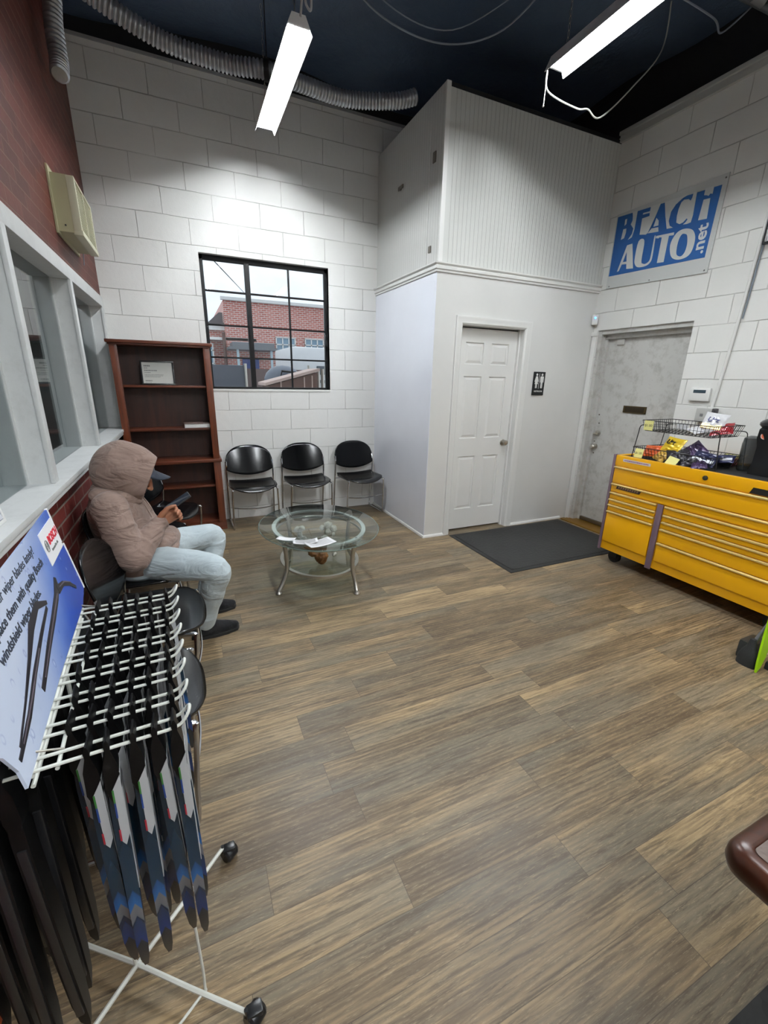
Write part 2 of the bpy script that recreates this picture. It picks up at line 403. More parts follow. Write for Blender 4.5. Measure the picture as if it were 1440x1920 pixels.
# dark stain near the corner and grime on the front wall stays in the material; small holes
# door_1 : six-panel
d1 = sempty('door_1')
leaf = MB(); yl = BY+.085
xs = [rd0+.004, rd1-.004]; zb, zt = .018, rdz-.012
W = xs[1]-xs[0]
cols = [(xs[0]+.105, xs[0]+W/2-.045), (xs[0]+W/2+.045, xs[1]-.105)]
rows = [(.235, .80), (.985, 1.59), (1.70, 1.90)]
leaf.box(xs[0], xs[1], yl+.012, yl+.035, zb, zt)
ex = [xs[0], cols[0][0], cols[0][1], cols[1][0], cols[1][1], xs[1]]; ez = [zb, rows[0][0], rows[0][1], rows[1][0], rows[1][1], rows[2][0], rows[2][1], zt]
for i in range(5):
    for j in range(7):
        if i in (1, 3) and j in (1, 3, 5): continue
        leaf.box(ex[i], ex[i+1], yl, yl+.013, ez[j], ez[j+1])
for c0, c1 in cols:
    for r0, r1 in rows:
        a, b_ = .012, .034
        ring = lambda o, y: [V((c0+o, y, r0+o)), V((c1-o, y, r0+o)), V((c1-o, y, r1-o)), V((c0+o, y, r1-o))]
        leaf.rings([ring(0, yl), ring(.004, yl+.011), ring(a, yl+.011), ring(b_, yl+.003), ring(b_+.002, yl+.003)], cap=False); leaf._face([leaf.b.verts.new(p) for p in ring(b_+.002, yl+.003)])
leaf.build('door_leaf', M_door, d1, flat=True)
m = MB(); m.box(rd0-.011, rd0, BY-.001, BY+.139, 0, rdz+.011); m.box(rd1, rd1+.011, BY-.001, BY+.139, 0, rdz+.011); m.box(rd0, rd1, BY-.001, BY+.139, rdz, rdz+.011)
m.box(rd0, rd0+.012, BY+.055, BY+.082, 0, rdz); m.box(rd1-.012, rd1, BY+.055, BY+.082, 0, rdz)
m.build('door_jamb', M_trim, d1, flat=True)
cp = [(0,0), (0,-.006), (.012,-.014), (.02,-.011), (.05,-.017), (.062,-.02), (.07,-.018), (.07,0)]
m = MB()
def casing(path):
    m.rings([[V((x + sx*a, BY+y, z + sz*a)) for a, y in cp] for x, z, sx, sz in path])
casing([(rd0-.004, 0, -1, 0), (rd0-.004, rdz+.004, -1, 1), (rd1+.004, rdz+.004, 1, 1), (rd1+.004, 0, 1, 0)])
m.build('door_casing', M_trim, d1)
m = MB(); kx, kz = rd1-.07, .93
Mk = Matrix.Translation((kx, yl, kz)) @ Matrix.Rotation(R(90), 4, 'X')
m.lathe([(.001, 0), (.032, 0), (.033, .004), (.028, .01), (.013, .012), (.011, .03), (.02, .036), (.027, .046), (.028, .056), (.022, .066), (.008, .069), (.001, .069)], 24, Mk)
tag(m.build('door_knob', M_steel, d1), 'brushed nickel door knob')

# door_2 : flush steel door in the right wall
d2 = sempty('door_2')
XD = XR+.11
m = MB(); m.box(XD, XD+.04, dy0+.02, dy1-.05, .03, 2.0); m.build('door_leaf', M_old_white, d2, flat=True)
m = MB(); m.box(XR+.015, XD+.02, dy1-.045, dy1, 0, dzt); m.box(XD-.03, XD+.02, dy1-.075, dy1-.045, 0, 2.0)
m.box(XR+.02, XD+.05, dy0, dy1, 2.035, dzt); m.box(XD-.035, XD+.05, dy0, dy1, 1.99, 2.035); m.box(XD-.03, XD+.05, dy0, dy0+.03, 0, 2.0)
m.box(XR+.19, XR+.22, dy0-.1, dy1+.1, -.05, 2.2)
m.build('door_frame', M_old_white, d2, flat=True)
m = MB(); m.box(XR-.012, XR+.0, dy1, dy1+.055, 0, 2.02, bev=.003); m.box(XR-.02, XR, dy1-.01, dy1+.065, 2.02, 2.06, bev=.003); m.build('door_trim', M_trim, d2)
m = MB(); yc, zc = 3.0, 1.30
m.box(XD-.008, XD, yc-.125, yc+.125, zc-.035, zc-.026); m.box(XD-.008, XD, yc-.125, yc+.125, zc+.026, zc+.035); m.box(XD-.008, XD, yc-.125, yc-.105, zc-.035, zc+.035); m.box(XD-.008, XD, yc+.105, yc+.125, zc-.035, zc+.035)
sl = m.build('mail_slot', pm('tarnished_brass', (84,70,44), .4, .7), d2, flat=True)
MB().box(XD-.005, XD-.001, yc-.108, yc+.108, zc-.028, zc+.028, bev=.001).build('mail_flap', pm('dark_bronze', (50,42,30), .4, .6), sl)
Mx = lambda y, z: Matrix.Translation((XD, y, z)) @ Matrix.Rotation(R(-90), 4, 'Y')
m = MB(); m.lathe([(.001,0), (.034,0), (.034,.008), (.02,.014), (.018,.03), (.001,.03)], 20, Mx(3.385, 1.02)); m.box(XD-.05, XD-.03, 3.365, 3.405, 1.012, 1.028, bev=.003)
m.build('deadbolt', M_steel, d2)
m = MB(); m.lathe([(.001,0), (.03,0), (.03,.006), (.012,.012), (.012,.03), (.026,.04), (.03,.055), (.02,.068), (.001,.07)], 20, Mx(3.39, .875)); m.build('door_knob', M_steel, d2)
for z, y in ((.80, 3.40), (1.13, 3.39), (.93, 3.41), (1.22, 3.405)):
    m = MB(); m.lathe([(.001,0), (.007,0), (.006,.004), (.001,.005)], 10, Mx(y, z)); m.build('bolt', pm('rusty_bolt', (80,70,60), .6, .4), d2)
m = MB(); m.box(XR-.11, XD+.03, dy0+.02, dy1+.02, 0, .012, bev=.003); m.build('threshold', pm('brass_threshold', (150,112,38), .4, .6), d2)
m = MB(); m.box(XD-.03, XD-.001, dy0+.03, dy1-.08, .015, .055, bev=.004); m.build('door_sweep', pm('sweep_bronze', (96,84,66), .5, .5), d2)
MB().box(XD-.02, XD, 3.24, 3.32, 1.93, 1.985, bev=.004).build('contact_sensor', M_old_white, d2)

# ---------------------------------------------------------------- left interior window
w1 = sempty('window_1')
m = MB()
m.box(XL-.205, XL+.05, YF, YB, 1.035, 1.06, bev=.003); m.box(XL-.005, XL+.044, YF, YB, 1.012, 1.036, bev=.002)
m.build('sill', M_winwhite, w1)
m = MB(); m.box(XL-.21, XL+.012, YF, YB, 2.11, 2.195, bev=.003); m.build('head_board', M_winwhite, w1)
for y0 in (-1.3, -.05, 1.17, 2.37, 3.56, 4.82):
    m = MB(); m.box(XL-.21, XL-.0, y0, y0+.045, 1.06, 2.11); m.box(XL-.005, XL+.014, y0-.008, y0+.053, 1.06, 2.11, bev=.004)
    m.box(XL-.105, XL-.085, y0-.01, y0+.055, 1.06, 2.11)
    m.build('mullion_post', M_winwhite, w1)
ys = [-1.3, -.05, 1.17, 2.37, 3.56, 4.82]
for a, b_ in zip(ys, ys[1:]):
    MB().box(XL-.097, XL-.092, a+.05, b_-.005, 1.06, 2.11).build('pane', M_pane_in, w1, flat=True)
# the office behind the glass
m = MB(); m.box(-3.2, -3.1, YF, YB, 0, 2.9); m.box(-3.2, XL-.2, YB, YB+.1, 0, 2.9); m.box(-3.2, XL-.2, YF-.1, YF, 0, 2.9)
struct(m.build('wall_office', M_office, flat=True))
struct(MB().box(-3.2, XL-.2, YF, YB, 2.9, 2.95).build('ceiling_office', M_office, flat=True))
t = thing('office_fill_light', 'unseen fill light added to brighten the office behind the interior window', 'ceiling light', (-1.9, 1.6, 2.87))  # added fill lamp, out of view, lifts the grey office behind the glass
m = MB(); m.box(-.3, .3, -.6, .6, 0, .03, bev=.005); m.build('housing', M_trim, t)
MB().box(-.27, .27, -.57, .57, -.006, 0).build('fill_panel', pm('office_fill_glow', (240,240,240), .5, emit=(230,240,255), es=2.5), t, flat=True)
t = thing('filing_cabinet', 'dark grey cabinet standing in the office behind the interior window', 'cabinet', (-1.35, 3.3, 0))
m = MB(); m.box(-.3, .3, -.45, .45, 0, 1.32, bev=.01); m.build('body', pm('dark_cabinet', (60,62,66), .5), t)
for i in range(4): MB().box(.3, .312, -.42, .42, .05+i*.31, .34+i*.31, bev=.004).build('drawer', pm('cabinet_front', (74,76,80), .5), t)
t = thing('desk', 'dark desk in the office behind the interior window nearest the camera', 'desk', (-1.5, 1.6, 0))
m = MB(); m.box(-.5, .5, -.7, .7, .98, 1.02, bev=.006); m.build('desktop', pm('dark_desk', (40,44,50), .4), t)
for sx in (-.45, .45):
    for sy in (-.65, .65): MB().box(sx-.03, sx+.03, sy-.03, sy+.03, 0, .98).build('leg', M_blackmetal, t)
m = MB(); m.tube(spline([(-1.1, 3.2, 1.40), (-1.0, 3.35, 1.42), (-.93, 3.45, 1.55), (-.92, 3.5, 1.95), (-.92, 3.5, 2.9)], 6), .006, 6)
tag(m.build('hanging_cable', M_rubber), 'thin dark cable hanging behind the second pane of the interior window', 'cable')
# stack of papers / open binder standing on the sill at the left edge
t = thing('paper_holder', 'white framed sheet leaning on the interior window sill at the left edge', 'sign', (-.605, 1.62, 1.061), 0)
Mh = frame((0,0,0), (0,1,0), (-.16,0,1))
m = MB(); m.box(-.14, .16, 0, .012, -.006, .006, Mh, .002); m.box(-.14, .16, .2, .212, -.006, .006, Mh, .002); m.box(-.14,-.128, .012,.2,-.006,.006,Mh,.002); m.box(.148,.16,.012,.2,-.006,.006,Mh,.002)
m.build('frame', M_trim, t)
mm, k, b = newmat('ruled_sheet'); v = k.swz(k.coords(), 'yz'); ww = k.n.new('ShaderNodeTexWave'); ww.bands_direction = 'Y'; ww.inputs['Scale'].default_value = 14; k.link(v, ww.inputs['Vector'])
k.set(b, 'Base Color', k.mix(k.ramp(ww.outputs['Fac'], [(.7, (0,0,0)), (.8, (1,1,1))]), lin((205,206,214)), lin((140,140,150))))
MB().box(-.128, .148, .012, .2, -.003, .003, Mh).build('sheet', mm, t, flat=True)

# ---------------------------------------------------------------- back window (steel casement)
w2 = sempty('window_2'); M_wf = pm('black_window_steel', (8,8,10), .6, spec=.3, bump=.1)
yf = YB+.055
m = MB()
m.box(wx0, wx0+.035, yf, yf+.04, wz0, wz1, bev=.003); m.box(wx1-.028, wx1, yf, yf+.04, wz0, wz1, bev=.003)
m.box(wx0, wx1, yf, yf+.04, wz1-.045, wz1, bev=.003); m.box(wx0, wx1, yf, yf+.04, wz0, wz0+.022, bev=.003)
m.build('window_frame', M_wf, w2)
m = MB(); m.box(.665, .713, yf-.012, yf+.035, wz0+.02, wz1-.04, bev=.003); m.box(.672, .684, yf-.03, yf-.012, 1.95, 2.11, bev=.003); m.build('mullion', M_wf, w2)
m = MB(); m.box(1.098, 1.114, yf, yf+.03, wz0+.02, wz1-.04, bev=.002)
zs = [1.727, 2.035, 2.345]
for z in zs: m.box(wx0+.03, .67, yf, yf+.03, z-.008, z+.008, bev=.002); m.box(.71, wx1-.025, yf, yf+.03, z-.008, z+.008, bev=.002)
m.build('glazing_bars', M_wf, w2)
m = MB(); m.box(wx1-.03, wx1-.018, yf-.03, yf, 1.90, 2.0, bev=.003); m.box(wx1-.034, wx1-.014, yf-.05, yf-.03, 1.88, 1.94, bev=.003); m.build('window_latch', M_wf, w2)
gx = [(wx0+.03, .67), (.71, 1.10), (1.11, wx1-.02)]; gz = [wz0+.018, 1.727, 2.035, 2.345, wz1-.04]
for a, b_ in gx:
    for c0, c1 in zip(gz, gz[1:]): MB().box(a, b_, yf+.012, yf+.016, c0, c1).build('pane', M_pane, w2, flat=True)
m = MB(); m.box(wx0, wx1, YB-.006, yf, wz0-.022, wz0-.001, bev=.002); m.box(wx1, wx1+.001, YB, yf, wz0, wz1)
m.build('sill', M_trim, w2)

# ---------------------------------------------------------------- shop lights
M_tube, k, b = newmat('lit_tube'); k.set(b, 'Base Color', (1,1,1,1)); k.set(b, 'Emission Color', (.93,.97,1,1)); k.set(b, 'Emission Strength', TUBE_STRENGTH)
M_refl = pm('white_reflector', (235,236,236), .35, var=.02)
def shop_light():
    t = thing('shop_light', '', 'ceiling light')
    L = .59
    # inverted trough: ridge on top, wings sloping down and out
    pf = [(-.075, 0), (-.035, .052), (.035, .052), (.075, 0), (.072, -.003), (.078, .003), (.036, .057), (-.036, .057), (-.078, .003), (-.072, -.003)]
    sec = [(-.080, -.012), (-.040, .075), (.040, .075), (.080, -.012), (.076, -.012), (.038, .070), (-.038, .070), (-.076, -.012)]
    m = MB(); m.rings([[V((x, y, z)) for x, z in sec] for y in (-L, L)]); m.build('reflector', M_refl, t)
    for s_ in (-1, 1):
        m = MB(); m.prism([(-.062, .018), (-.040, .068), (.040, .068), (.062, .018)], -.006, .006, Matrix.Translation((0, s_*(L-.004), 0)) @ Matrix.Rotation(R(90), 4, 'X'))
        m.build('end_cap', M_refl, t)
    for x in (-.032, .032):
        m = MB(); m.tube([(x, -L+.02, .030), (x, L-.02, .030)], .0125, 12); m.build('tube', M_tube, t)
    return t
FX = [((.815, 3.69, 3.45), 'lit twin-tube shop light hanging before the white block wall', 0),
      ((2.385, 2.14, 3.45), 'lit twin-tube shop light at the top right, over the doors side of the room', 0),
      ((.76, .0, 3.45), 'lit twin-tube shop light over the viewer, left of the room', 0),
      ((2.3, -1.3, 3.45), 'lit twin-tube shop light far behind the viewer on the right', 0),
      ((.76, -1.5, 3.45), 'lit twin-tube shop light far behind the viewer on the left', 0)]
sl0 = shop_light()
LAMPS = []
def hangon(o, i, lab):
    o.parent = LAMPS[i]; o.location = -LAMPS[i].location; o['label'] = lab
for i, (loc, lab, rz) in enumerate(FX):
    o = sl0 if i == 0 else copy_tree(sl0)
    o.location = loc; o['label'] = lab; o['group'] = 'hanging twin-tube shop lights'; LAMPS.append(o)
for (x, y, n) in ((.815, 3.69, 'left'), (2.385, 2.14, 'right')):
    for s_ in (-1, 1):
        yy = y + s_*.5
        m = MB()
        for q in range(24):
            z = 3.53 + q*.034
            if z > 4.2: break
            a = q % 2
            m.tube([(x + (.007*math.cos(t) if a else 0), yy + (0 if a else .007*math.cos(t)), z + .02*math.sin(t)) for t in [2*math.pi*j/8 for j in range(8)]], .0018, 4, closed=True)
        hangon(m.build('hanging_chain', M_steel), 0 if n == 'left' else 1, 'thin steel chain')
# cords
m = MB(); m.tube(spline([(.82, 3.08, 3.50), (.83, 3.05, 3.60), (.84, 3.02, 3.52), (.86, 3.0, 3.50), (.85, 2.98, 3.62), (.84, 3.0, 3.85), (.86, 3.05, 4.25)], 8), .007, 8)
hangon(m.build('power_cord', pm('white_cord', (200,200,200), .5)), 0, 'white looped cord')
m = MB(); m.tube(spline([(2.34, 2.745, 3.46), (2.37, 2.75, 3.36), (2.56, 2.683, 3.285), (2.66, 2.68, 3.30), (2.78, 2.677, 3.28), (3.11, 2.746, 3.55), (3.495, 2.866, 3.92), (3.55, 2.9, 4.25)], 8), .0050, 8)
hangon(m.build('power_cord', pm('white_cord2', (180,180,172), .5)), 1, 'white dangling cord')
m = MB(); m.tube([(2.33, 2.73, 3.45), (2.325, 2.73, 3.27)], .0018, 5); m.ball((2.325, 2.73, 3.265), .006)
hangon(m.build('pull_chain', M_steel), 1, 'short pull chain with bead')
# ---------------------------------------------------------------- outside the back window
struct(MB().box(-30, 40, YB+.2, 60, -.3, -.1).build('ground_outside', pm('asphalt', (120,122,126), .9), flat=True))
t = thing('brick_building', 'two-storey red brick building across the yard, seen through the window', 'building', (0, 22, -.1))
o_ = MB(); o_.box(1.95, 14, 0, 8, 0, 4.85); o_.box(-6, 1.95, .6, 8, 0, 3.75); o_.build('wall', M_brick_out, t, flat=True)
M_stone = pm('pale_stone', (222,222,220), .7)
m = MB(); m.box(1.85, 14, -.12, .05, 4.85, 4.98); m.build('parapet', M_stone, t, flat=True)
m = MB(); m.box(-6, 3.0, .3, .7, 3.62, 3.82); m.box(-6, 3.3, -.0, .65, 3.18, 3.30); m.build('cornice', M_stone, t, flat=True)
m = MB(); m.box(1.35, 1.95, .4, .6, 3.8, 3.95); m.prism([(1.2,3.85),(1.9,3.85),(1.9,4.35),(1.75,4.35)], 0.2, 0.5, Matrix.Translation((0,.7,0)) @ Matrix.Rotation(R(90), 4, 'X')); m.build('dormer', pm('dark_shingle', (90,84,86), .7), t, flat=True)
m = MB(); m.tube([(1.86, -.08, 0), (1.86, -.08, 3.5)], .07, 8); m.build('downpipe', pm('downpipe', (96,70,64), .6), t)
M_wglass = pm('far_glass', (120,150,170), .2); 
def far_window(x0, x1, z0, z1, nx, nz):
    m = MB(); m.box(x0, x1, -.05, 0, z0, z1); g = m.build('window', M_wglass, t, flat=True)
    m = MB(); e = .05
    for i in range(nx+1): x = x0 + (x1-x0)*i/nx; m.box(x-e/2, x+e/2, -.09, -.05, z0, z1)
    for j in range(nz+1): z = z0 + (z1-z0)*j/nz; m.box(x0-e/2, x1+e/2, -.09, -.05, z-e/2, z+e/2)
    m.build('glazing_bars', M_stone, g, flat=True)
far_window(4.2, 5.1, 1.55, 3.42, 3, 6); far_window(5.6, 6.5, 2.3, 3.42, 3, 4); far_window(.6, 1.35, 1.6, 3.0, 2, 5)
m = MB(); m.box(1.95, 4.0, -1.3, 0, 2.75, 2.86); m.box(2.1, 3.9, -1.2, 0, 2.86, 3.05); m.build('door_canopy', pm('canopy_grey', (110,114,120), .6), t, flat=True)
m = MB()
for x in (2.3, 3.75): m.box(x-.05, x+.05, -1.2, -1.1, 0, 2.78)
m.build('canopy_posts', pm('canopy_posts', (170,190,200), .6), t, flat=True)
MB().box(2.6, 3.35, -.06, 0, .2, 2.45).build('door', pm('blue_door', (50,72,140), .5), t, flat=True)
t = thing('utility_truck', 'white box truck parked in the yard beyond the window', 'truck', (3.9, 12, -.1))
M_tw = pm('truck_white', (226,228,230), .4)
m = MB(); m.box(-1.25, 1.3, 0, 2.2, 1.75, 2.42, bev=.08); m.box(-1.2, 1.3, .05, 2.2, .5, 1.8, bev=.04); m.build('body', M_tw, t)
m = MB(); m.box(-.55, -.1, -.02, .05, 1.72, 1.95, bev=.03); m.box(.0, .8, -.02, .05, 1.72, 1.95, bev=.03); m.build('window', pm('truck_glass', (70,80,90), .2), t)
m = MB(); m.box(-1.1, .4, -.03, 0, 1.5, 1.58, bev=.01); m.box(-1.1, .4, -.03, 0, 1.3, 1.36, bev=.01); m.build('side_rail', M_grey, t)
for x in (-.7, .7):
    m = MB(); m.lathe([(.001,-.12), (.4,-.12), (.42,-.08), (.42,.08), (.4,.12), (.001,.12)], 24, Matrix.Translation((x, .15, .4)) @ Matrix.Rotation(R(90), 4, 'X')); m.build('wheel', M_rubber, t)
t = thing('yard_fence', 'dark grey screened fence across the yard outside the window', 'fence', (0, 10, -.1))
m = MB(); m.box(-2, 1.22, 0, .03, 0, 1.86); m.build('screen', pm('screen_grey', (84,90,102), .8, vscale=3), t, flat=True)
m = MB(); m.box(1.24, 2.6, .0, .03, 0, 1.80); m.build('brown_screen', pm('screen_brown', (110,92,90), .8), t, flat=True)
for x in (-1.5, -.1, 1.23, 2.6):
    m = MB(); m.tube([(x, -.03, 0), (x, -.03, 1.9)], .03, 8); m.build('post', M_steel, t)
t = thing('trash_bin', 'dark wheeled bin with domed lid outside the window', 'bin', (1.62, 8.0, -.1))
m = MB(); m.rings([[V((sx*w_, sy*w_, z)) for sx, sy in ((-1,-1),(1,-1),(1,1),(-1,1))] for w_, z in ((.24,.05), (.30,1.55))]); m.build('body', pm('bin_blue', (58,66,80), .5), t)
m = MB(); m.ball((0,0,1.58), (.33,.33,.26)); m.build('lid', pm('bin_lid', (92,102,118), .4), t)
m = MB(); m.tube([(-.12,-.3,1.6),(.12,-.3,1.6),(.16,-.32,1.72),(-.08,-.32,1.74)], .02, 6, closed=True); m.build('handle', M_rubber, t)
t = thing('wooden_chest', 'brown slatted wooden chest with a sloping lid just outside the window', 'chest', (1.55, 6.6, -.1), R(0))
M_cw = pm('weathered_brown', (112,80,70), .6); M_ce = pm('pale_edge', (206,180,170), .6)
m = MB(); m.rings([[V((x, y, z)) for x, z in ((-.42,0),(.30,0),(.30,1.72),(-.42,1.52))] for y in (0, .6)]); m.build('body', M_cw, t, flat=True)
m = MB(); m.rings([[V((x, y, z)) for x, z in ((-.48,1.52),(.33,1.74),(.33,1.78),(-.48,1.56))] for y in (-.05, .65)]); m.build('lid', M_ce, t, flat=True)
m = MB()
for x in (-.25, -.08, .1, .22): m.box(x-.008, x+.008, -.01, 0, .3, 1.55+.2*(x+.4))
m.box(-.4, .3, -.012, 0, 1.38, 1.395); m.build('battens', M_ce, t, flat=True)
t = thing('galvanised_pole', 'grey galvanised pole rack at the right edge of the window view', 'pole', (1.98, 7.0, -.1))
for i, x in enumerate((0, .07, .14)):
    m = MB(); m.tube([(x, 0, 0), (x, 0, 1.78)], .028, 8); m.build('pole', M_steel, t)
m = MB(); m.tube([(0.13, 5.78, 3.10), (0.68, 9, 3.50), (2.88, 21.9, 5.10)], .010, 6)
tag(m.build('overhead_wire', M_rubber), 'overhead wire crossing the sky outside the window', 'wire')

# ---------------------------------------------------------------- foil ducts and ceiling odds
def duct(name, pts, r, lab, n=10):
    P_ = spline(pts, n); L = [0]
    for a, b_ in zip(P_, P_[1:]): L.append(L[-1] + (b_-a).length)
    tot = L[-1]; N = int(tot/.009); out = []; rs = []
    j = 0
    for i in range(N+1):
        d = tot*i/N
        while j < len(L)-2 and L[j+1] < d: j += 1
        out.append(P_[j].lerp(P_[j+1], (d-L[j])/max(1e-6, L[j+1]-L[j]))); rs.append(r*(1 if i % 3 else .80))
    m = MB(); m.tube(out, rs, 16)
    return tag(m.build(name, M_foil), lab, 'duct')
M_foil = pm('aluminium_foil', (178,180,184), .36, .75, var=.15, vscale=30, bump=.3, bscale=80)
duct('flexible_duct', [(-.44, 4.02, 3.92), (-.30, 3.94, 3.80), (.095, 4.0, 3.70), (.50, 3.975, 3.66), (.78, 3.92, 3.66), (1.07, 3.975, 3.67), (1.43, 4.01, 3.68), (1.80, 3.9, 3.70), (1.97, 3.86, 3.75)], .056, 'ribbed foil duct sagging across the ceiling in front of the white block wall')
duct('flexible_duct', [(-.50, 3.86, 3.30), (-.50, 3.92, 3.40), (-.50, 3.95, 3.6), (-.48, 3.98, 3.85), (-.47, 4.0, 4.25)], .052, 'ribbed foil duct hanging down in the corner by the dark red brick')
m = MB(); m.tube([(.765, 3.925, 3.66), (.80, 3.915, 3.66)], .062, 16); m.tube([(.785, 3.92, 3.71), (.785, 3.92, 4.28)], .004, 6)
tag(m.build('duct_strap', M_rubber), 'black clamp with hanger wire round the middle of the sagging foil duct', 'clamp')
M_faint = pm('dusty_wire', (120,128,138), .6)
cords = [([(1.0, 3.2, 3.95), (1.4, 3.35, 3.83), (1.9, 3.35, 3.80), (2.3, 3.2, 3.9), (2.6, 3.0, 4.2)], .006, 'dusty grey cable drooping between the two shop lights'),
         ([(1.0, 3.15, 4.0), (1.45, 3.3, 3.86), (1.95, 3.3, 3.86), (2.4, 3.1, 4.1)], .004, 'thinner dusty cable running beside the grey drooping one'),
         ([(.0, 3.3, 4.05), (.35, 3.2, 3.93), (.6, 3.15, 3.93), (.85, 3.1, 4.1)], .005, 'dusty cable sagging near the ceiling left of the first shop light'),
         ([(3.15, 2.55, 3.95), (3.35, 2.4, 3.80), (3.6, 2.5, 3.85), (3.75, 2.4, 4.0)], .006, 'loose dark cable hanging near the ceiling right of the second shop light')]
for pts, r, lab in cords:
    m = MB(); m.tube(spline(pts, 8), r, 6); tag(m.build('ceiling_cable', M_faint), lab, 'cable', 'dusty cables under the black ceiling')
t = thing('ceiling_pipe', 'dim grey steel pipe under the ceiling at the right wall', 'pipe', (0,0,0))
m = MB(); m.tube([(3.2, 2.5, 4.05), (4.0, 2.25, 3.86)], .022, 10); m.build('pipe', pm('dim_steel', (84,86,88), .5, .5), t)
m = MB(); m.tube([(3.62, 2.35, 3.96), (3.70, 2.33, 3.94)], .034, 10); m.build('coupling', pm('dim_steel2', (130,130,130), .4, .6), t)

# ---------------------------------------------------------------- wall heater / vent box on the left brick
t = thing('wall_heater', 'yellowed beige louvred heater box mounted high on the dark red brick', 'heater', (XL, 3.5, 2.36))
M_beige = pm('yellowed_beige', (176,172,138), .5, bump=.1); M_beige2 = pm('cream_grille', (196,194,168), .45)
m = MB(); m.box(0, .012, -.02, .60, -.015, .335, bev=.003); m.build('back_plate', M_beige, t)
m = MB(); m.rings([[V((x, y, z)) for y, z in ((0,0),(.55,0),(.55,.30),(0,.30))] for x in (.012, .085, .09)]); m.build('housing', M_beige, t, flat=True)
m = MB(); m.box(.085, .135, .0, .55, -.01, .02, bev=.004); m.box(.085, .13, .0, .55, .285, .30, bev=.004); m.box(.085, .13, 0, .03, .01, .29, bev=.004); m.box(.085, .13, .52, .55, .01, .29, bev=.004); m.box(.085, .128, .26, .275, .02, .29)
g = m.build('front_bezel', M_beige2, t)
m = MB()
for i in range(17):
    z = .03 + i*.0152
    m.rings([[V((x, y, zz)) for x, zz in ((.09, z), (.122, z-.007), (.124, z-.004), (.092, z+.003))] for y in (.03, .52)])
m.build('louvres', M_beige2, t, flat=True)
m = MB(); m.ball((.05, -.001, .035), .005); m.build('screw', M_rubber, t)
m = MB(); m.tube(spline([(.05, .56, .28), (.06, .62, .22), (.03, .66, .08), (.015, .68, -.05)], 6), .004, 6); tag(m.build('wire', M_faint, t), 'thin grey wire beside the box')

# ---------------------------------------------------------------- plates on the restroom side
M_brownplate = pm('brown_plate', (110,104,96), .6)
for (y, z, w_, h_, lab) in ((3.70, 3.30, .022, .075, 'small grey-brown plate high on the grooved panel near its outer corner'), (3.715, 2.635, .02, .05, 'small grey-brown plate just above the moulding on the grooved panel'), (4.33, 3.29, .05, .03, 'small broken grey plate in the middle of the grooved panel')):
    m = MB(); m.box(BX-.012, BX-.002, y-w_, y+w_, z-h_/2, z+h_/2, bev=.002)
    if w_ > .03: m.box(BX-.016, BX-.002, y-.012, y+.012, z-.022, z+.01)
    tag(m.build('wall_plate', M_brownplate), lab, 'plate', 'small plates on the grooved upper panel')
m = MB(); m.box(BX-.006, BX-.002, 3.775, 3.785, 2.52, 3.55); tag(m.build('wire_channel', M_trim), 'thin white wire channel running up the grooved panel', 'channel')

# ---------------------------------------------------------------- restroom sign
t = thing('restroom_sign', 'black restroom sign with white man and woman figures beside the white panelled door', 'sign', (3.35, BY, 1.533))
MF = frame((0, -.006, 0), (1,0,0), (0,0,1))     # local x right, y up, z toward the room
m = MB(); m.box(-.077, .077, -.116, .116, 0, .006, MF, .005); m.build('plate', pm('sign_black', (14,18,20), .35), t)
M_sw = pm('sign_white', (225,225,222), .5, var=.02)
def fig(cx, skirt):
    m = MB(); m.lathe([(.001, 0), (.0115, 0), (.0115, .0015), (.001, .0015)], 16, MF @ Matrix.Translation((cx, .088, .006)))
    if skirt: poly = [(-.012,.072),(.012,.072),(.026,.02),(.019,.018),(.012,.045),(.021,-.005),(.011,-.005),(.011,-.045),(.002,-.045),(.002,-.005),(-.002,-.005),(-.002,-.045),(-.011,-.045),(-.011,-.005),(-.021,-.005),(-.012,.045),(-.019,.018),(-.026,.02)]
    else: poly = [(-.016,.072),(.016,.072),(.022,.064),(.022,.012),(.015,.012),(.015,.05),(.012,.05),(.012,-.045),(.002,-.045),(.002,.005),(-.002,.005),(-.002,-.045),(-.012,-.045),(-.012,.05),(-.015,.05),(-.015,.012),(-.022,.012),(-.022,.064)]
    m.prism([(cx+x, y) for x, y in poly], .006, .0075, MF); return m.build('figure', M_sw, t)
fig(-.034, True); fig(.036, False)
MB().box(-.002, .002, -.05, .10, .006, .0075, MF).build('divider', M_sw, t)
text('lettering', 'RESTROOM', .021, M_sw, MF @ Matrix.Translation((0, -.083, .0065)), t, align='CENTER', bold=.0004)

# ---------------------------------------------------------------- motion sensor, thermostat, outlet, conduit, wall screen
t = thing('motion_sensor', 'small white corner sensor glowing blue above the steel door', 'sensor', (XR-.035, BY-.035, 2.185))
Ms = Matrix.Rotation(R(-45), 4, 'Z')
m = MB(); m.box(-.03, .03, -.022, .022, -.055, .045, Ms, .012); m.build('body', M_trim, t)
m = MB(); m.ball(tuple(Ms @ V((0, -.022, .012))), .009); m.build('light', pm('blue_led', (60,140,255), .3, emit=(70,150,255), es=6), t)
t = thing('thermostat', 'white thermostat with dark display on the block wall right of the steel door', 'thermostat', (XR, 2.34, 1.475))
MW = frame((0,0,0), (0,-1,0), (0,0,1))          # local x along -y (right in view), y up, z toward room (-x)
m = MB(); m.box(-.085, .085, -.055, .055, 0, .028, MW, .014); m.build('body', M_trim, t)
m = MB(); m.box(-.05, .05, .012, .038, .0275, .03, MW, .001); m.build('display', pm('display_dark', (50,66,76), .25), t)
t = thing('power_outlet', 'grey surface outlet box at the foot of the conduit behind the snack basket', 'outlet', (XR, 2.245, 1.31))
